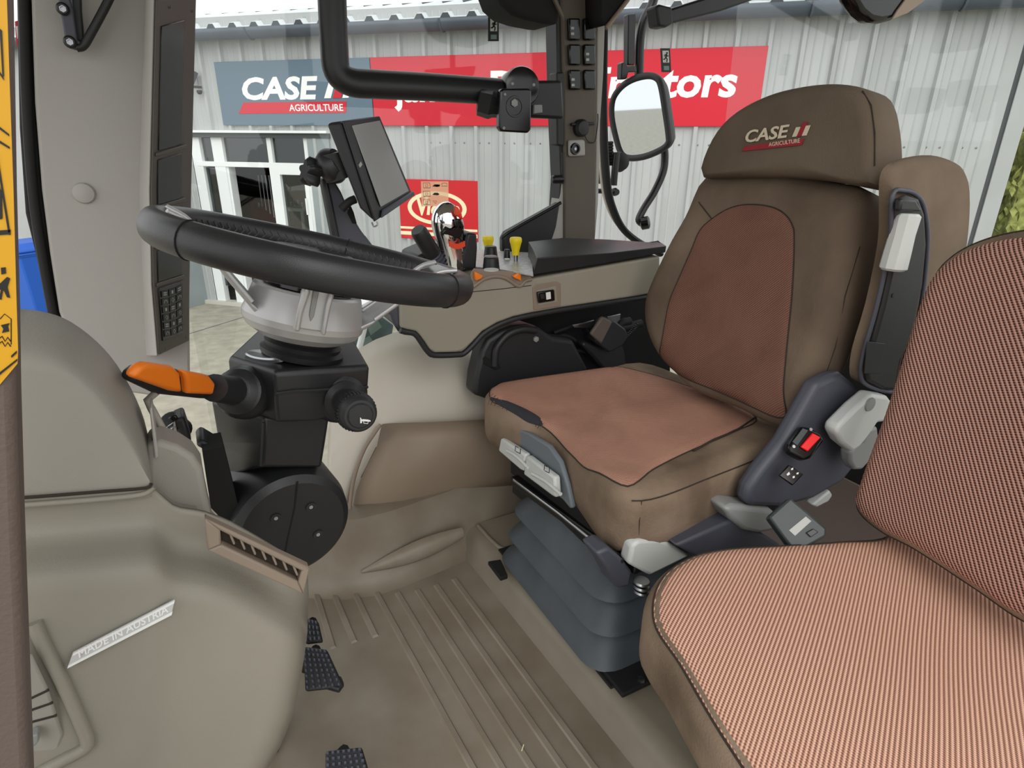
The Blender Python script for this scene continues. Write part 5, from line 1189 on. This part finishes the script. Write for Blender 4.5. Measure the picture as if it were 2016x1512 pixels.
for i in range(3):
    for j in range(6):
        s0 = .14+i*.195; v0 = 574+j*15.5
        kk = icq('key', s0, s0+.165, v0, v0+12.5, .0085, .0012, 'black_soft', kp, bev=0)
        n = (ic_pt(.5, 300, 1)-ic_pt(.5, 300)); cx = (i*2+j) % 4
        if cx == 0: icq('key_mark', s0+.04, s0+.12, v0+3, v0+5, .0098, .0004, 'pale_mark', kp, 0); icq('key_mark', s0+.04, s0+.12, v0+7, v0+9, .0098, .0004, 'pale_mark', kp, 0)
        elif cx == 1: tube('key_mark', [ic_pt(s, v, .0098) for s, v in ((s0+.05, v0+9), (s0+.05, v0+5), (s0+.085, v0+3), (s0+.12, v0+5), (s0+.12, v0+9))], .0007, 'pale_mark', kp, n=4)
        elif cx == 2: icq('key_mark', s0+.06, s0+.10, v0+3, v0+9, .0098, .0004, 'pale_mark', kp, 0)
        else: tube('key_mark', [ic_pt(s, v, .0098) for s, v in ((s0+.05, v0+6), (s0+.085, v0+2), (s0+.12, v0+6), (s0+.085, v0+10))], .0007, 'pale_mark', kp, n=4, closed=True)
for s, v in ((.3, 14), (.86, 40), (.16, 686), (.84, 682)): lathe('screw', ic_pt(s, v, .004), ic_pt(.5, 300, 1)-ic_pt(.5, 300), [(.005, 0), (.005, .001), (.003, .001), (.003, 0)], 'black_gloss', ic, n=14)
# grab bracket
gb = thing('grab_bracket', 'black metal bracket with two hex bolts at the top of the front pillar', 'bracket')
slab('plate', [(117, -60), (137, -60), (138, 0), (144, 20), (152, 80), (166, 84), (163, 95), (150, 98), (134, 94), (128, 78), (122, 40), (115, 12)], .015, 'slate', gb, y=1.575, bev=.003)
slab('inner_plate', [(136, -60), (158, -60), (160, 20), (166, 82), (150, 82), (143, 30)], .02, 'black_plastic', gb, y=1.592, bev=.003)
tube('stay', PX([(150, 94), (164, 90), (180, 64), (214, 0), (240, -60)], y=1.58), .008, 'black_soft', gb, n=10, smoothpath=4)
for u, v in ((124, 18), (138, 83)):
    lathe('bolt', U(u, v, y=1.575), (0, -1, 0), [(.011, 0), (.011, .005), (.008, .008), (.005, .008), (.005, .004)], 'black_metal', gb, n=20); lathe('hex_socket', U(u, v, y=1.571), (0, -1, 0), [(.006, 0), (.006, .005), (.0045, .005), (.0045, .001)], 'steel', gb, n=6)
# ================================================================= outside mirror
mm = thing('side_mirror', 'black framed outside mirror on a bent tube arm', 'mirror')
ym = 2.1
mo = [(1207, 196), (1222, 172), (1245, 156), (1275, 148), (1294, 152), (1303, 168), (1311, 215), (1318, 265), (1317, 283), (1302, 296), (1270, 309), (1240, 312), (1224, 303), (1214, 275), (1205, 230)]
nM = V((-.93, -.27, -.06)).normalized(); MP = U(1260, 230, y=ym)
def mp(l): return crom([UP(u, v, MP, nM) for u, v in l], 4, True)
o_ = mp(mo); c_ = sum(o_, V())/len(o_)
loft('shell', [[p for p in o_], [c_+(p-c_)*1.03-nM*.02 for p in o_], [c_+(p-c_)*.9-nM*.06 for p in o_], [c_+(p-c_)*.4-nM*.08 for p in o_]], 'black_plastic', mm, ang=50)
tube('frame', [c_+(p-c_)*.985+nM*.002 for p in o_], .013, 'black_plastic', mm, n=10, closed=True)
mesh('mirror_glass', [c_+(p-c_)*.94+nM*.004 for p in o_], [list(range(len(o_)))], 'mirror_glass', mm, smooth=False, solid=.003)
tube('arm', [U(u, v, y=2.17) for u, v in ((1300, -60), (1285, 5), (1268, 40), (1260, 80), (1258, 148))], .018, 'black_metal', mm, n=12, smoothpath=6)
tube('arm', [U(u, v, y=2.17) for u, v in ((1307, 285), (1309, 310), (1305, 340), (1288, 378), (1268, 410), (1258, 432), (1264, 440))], .016, 'black_metal', mm, n=12, smoothpath=6)
lathe('arm_end', U(1270, 439, y=2.15), (.6, -.6, .2), [(.02, -.02), (.028, -.015), (.028, .015), (.02, .02), (.008, .022)], 'black_gloss', mm, n=20)
slab('arm_clip', [(1224, 124), (1232, 121), (1236, 130), (1250, 128), (1254, 142), (1238, 142), (1234, 156), (1223, 156)], .03, 'black_metal', mm, y=2.14, bev=.004)
slab('wiper_arm', [(1237, 28), (1252, 26), (1250, 128), (1236, 128)], .03, 'black_metal', mm, y=2.16, bev=.004)
# exhaust side: wiper and ribbed pipe past the pillar
wp_ = thing('window_stay', 'black gas stay and ribbed hose beside the pillar', 'gas stay')
tube('stay_rod', PX([(1214, 300), (1210, 340), (1208, 365)], y=1.78), .012, 'black_metal', wp_, n=10)
tube('stay_rod', PX([(1176, 376), (1200, 377), (1212, 378)], y=1.76), .008, 'black_metal', wp_, n=10)
lathe('stay_joint', U(1211, 378, y=1.76), (0, -1, 0), [(.012, -.01), (.014, 0), (.01, .012)], 'black_metal', wp_, n=16)
for k in range(8): tube('hose_rib', PX([(1184, 282+k*6), (1206, 281+k*6)], y=1.80), .005, 'rubber', wp_, n=8)
lathe('hose_end', U(1222, 318, y=1.85), (0, -1, .2), [(.02, -.03), (.035, -.01), (.03, .01), (.01, .02)], 'rubber', wp_, n=20)
slab('bracket', [(1178, 330), (1190, 330), (1190, 362), (1178, 362)], .02, 'post_taupe', wp_, y=1.79)
# ================================================================= exit stickers and pictogram decal on the glass
def exitst(u, v, w, h, y, label, lean=0):
    t = thing('exit_sticker', label, 'sticker', 'emergency exit stickers')
    def P(a, b, l=0): return U(u+a*w+lean*b, v+b*h, y=y-l)
    prism('film', [P(0, 0), P(1, 0), P(1, 1), P(0, 1)], (0, .001, 0), 'decal_black', t, bev=0)
    prism('panel', [P(.2, .1, .0006), P(.85, .1, .0006), P(.85, .6, .0006), P(.2, .6, .0006)], (0, .0005, 0), 'white_mark', t, bev=0)
    def fig(pts, r=.0016): tube('running_figure', [P(a, b, .0012) for a, b in pts], r, 'decal_black', t, n=5)
    lathe('running_figure', P(.66, .2, .0008), (0, -1, 0), [(.0035, 0), (.0035, .0006)], 'decal_black', t, n=10)
    fig([(.62, .26), (.52, .38)], .003); fig([(.52, .38), (.66, .46), (.6, .58)], .0018); fig([(.52, .38), (.4, .46), (.26, .46)], .0018); fig([(.62, .27), (.44, .27), (.38, .34)], .0013); fig([(.62, .28), (.72, .34), (.8, .31)], .0013)
    prism('arrow_mark', [P(.25, .74, .0006), P(.8, .74, .0006), P(.8, .92, .0006), P(.25, .92, .0006)], (0, .0005, 0), 'teal_mark', t, bev=0)
exitst(961, 32, 21, 49, 1.694, 'black and white running figure sticker near the roof gutter, left of the pillar')
exitst(1300, 95, 19, 47, 1.735, 'black and white running figure sticker in front of the red sign, right of the pillar', lean=2.5)
dc = thing('pictogram_decal', 'pale peach pictogram decal on the glass before the small oval sign', 'sticker')
fm = bpy.data.materials.new('film_peach'); fm.use_nodes = True; MATS['film_peach'] = fm; t_ = fm.node_tree; t_.nodes.clear()
o2 = t_.nodes.new('ShaderNodeOutputMaterial'); mx_ = t_.nodes.new('ShaderNodeMixShader'); tr_ = t_.nodes.new('ShaderNodeBsdfTransparent'); tl_ = t_.nodes.new('ShaderNodeBsdfTranslucent'); tl_.inputs[0].default_value = (1, .72, .5, 1)
mx_.inputs[0].default_value = .5; t_.links.new(tr_.outputs[0], mx_.inputs[1]); t_.links.new(tl_.outputs[0], mx_.inputs[2]); t_.links.new(mx_.outputs[0], o2.inputs[0])
ydc = 1.696
slab('film', [(829, 357), (883, 357), (883, 406), (830, 406)], .0008, 'film_peach', dc, y=ydc, bev=0)
for i in range(3):
    v = 365+i*16.5
    tube('pictogram', PX([(833, v-5), (846, v-5), (847, v+5), (834, v+5)], y=ydc-.0006), .0008, 'decal_black', dc, n=4, closed=True)
    tube('pictogram', PX([(838, v-2), (842, v-2), (842, v+3), (838, v+3)], y=ydc-.0006), .0006, 'decal_black', dc, n=4, closed=True)
    if i < 2: slab('pictogram', [(851, v+2), (855, v-2), (862, v-2), (865, v+1), (862, v+3)], -.0004, 'decal_black', dc, y=ydc-.0006, bev=0)
    else: tube('pictogram', PX([(852, v-3), (860, v-2), (858, v+3)], y=ydc-.0006), .0007, 'decal_black', dc, n=4, closed=True)
tube('pictogram', PX([(870, 361), (875, 360), (880, 361), (880, 367), (875, 366), (870, 367)], y=ydc-.0006), .0007, 'decal_black', dc, n=4, closed=True)
slab('pictogram', [(857, 364), (866, 363), (866, 367), (858, 368)], -.0004, 'decal_black', dc, y=ydc-.0006, bev=0)
# ================================================================= things under the roof edge
vz = thing('overhead_moulding', 'black rounded roof moulding hanging in at the top beside the pillar', 'roof moulding')
slab('shell', [(955, -415), (970, -80), (980, -20), (990, 8), (1012, 28), (1040, 38), (1080, 46), (1105, 48), (1110, -415)], .12, 'black_matte', vz, y=1.45, bev=.015, seg=3)
slab('light_edge', [(1072, -30), (1080, -30), (1106, 30), (1106, 42)], -.01, 'pillar_brown_shaded', vz, y=1.449, bev=.002)
v2 = thing('overhead_panel', 'dark triangular roof corner panel right of the pillar top', 'roof panel')
slab('panel', [(1178, -305), (1300, -305), (1262, -60), (1236, 0), (1192, 52), (1182, 40)], .08, 'black_matte', v2, y=1.55, bev=.006)
tube('edge', PX([(1262, -60), (1236, 0), (1193, 56)], y=1.545), .006, 'fender_brown', v2, n=8)
rr_ = thing('blind_rail', 'black roof rail with a clip running off the top right of the pillar', 'rail')
slab('rail', [(1300, 24), (1330, 14), (1400, -8), (1520, -50), (1540, -20), (1420, 22), (1325, 46), (1300, 52)], .04, 'black_soft', rr_, y=1.6, bev=.006)
slab('hanger', [(1496, -30), (1512, -36), (1512, -220), (1496, -220)], .03, 'black_soft', rr_, y=1.6)
slab('clip', [(1292, 12), (1300, 8), (1324, 14), (1326, 46), (1312, 54), (1298, 52)], .05, 'black_plastic', rr_, y=1.58, bev=.006)
im = thing('rear_view_mirror', 'black backed interior mirror hanging in at the top right', 'mirror')
io = [(1670, -80), (1680, 0), (1698, 28), (1715, 42), (1735, 46), (1755, 42), (1785, 28), (1815, 5), (1850, -80)]
slab('shell', io, .03, 'black_gloss', im, y=.75, bev=.01, seg=3)
m0 = U(1750, -50, y=.765); tube('stem', [m0, V((m0.x, m0.y, 1.765))], .012, 'black_gloss', im, n=10)
slab('glass', [(1757, 38), (1768, 20), (1790, -10), (1850, -80), (1856, -70), (1820, 2), (1788, 26)], .004, 'fender_brown', im, y=.746, bev=.001)
# ---------------------------------------------------------------- put each Empty at the base of its thing
bpy.context.view_layer.update()
def kids(o):
    for c in o.children:
        yield c; yield from kids(c)
for t in THINGS:
    ms = [c for c in kids(t) if c.type == 'MESH']
    if not ms: continue
    co = [c.matrix_world @ V(b) for c in ms for b in c.bound_box]
    base = V(((min(p.x for p in co)+max(p.x for p in co))/2, (min(p.y for p in co)+max(p.y for p in co))/2, min(p.z for p in co)))
    t.location = base
    for c in t.children: c.location = c.location-base
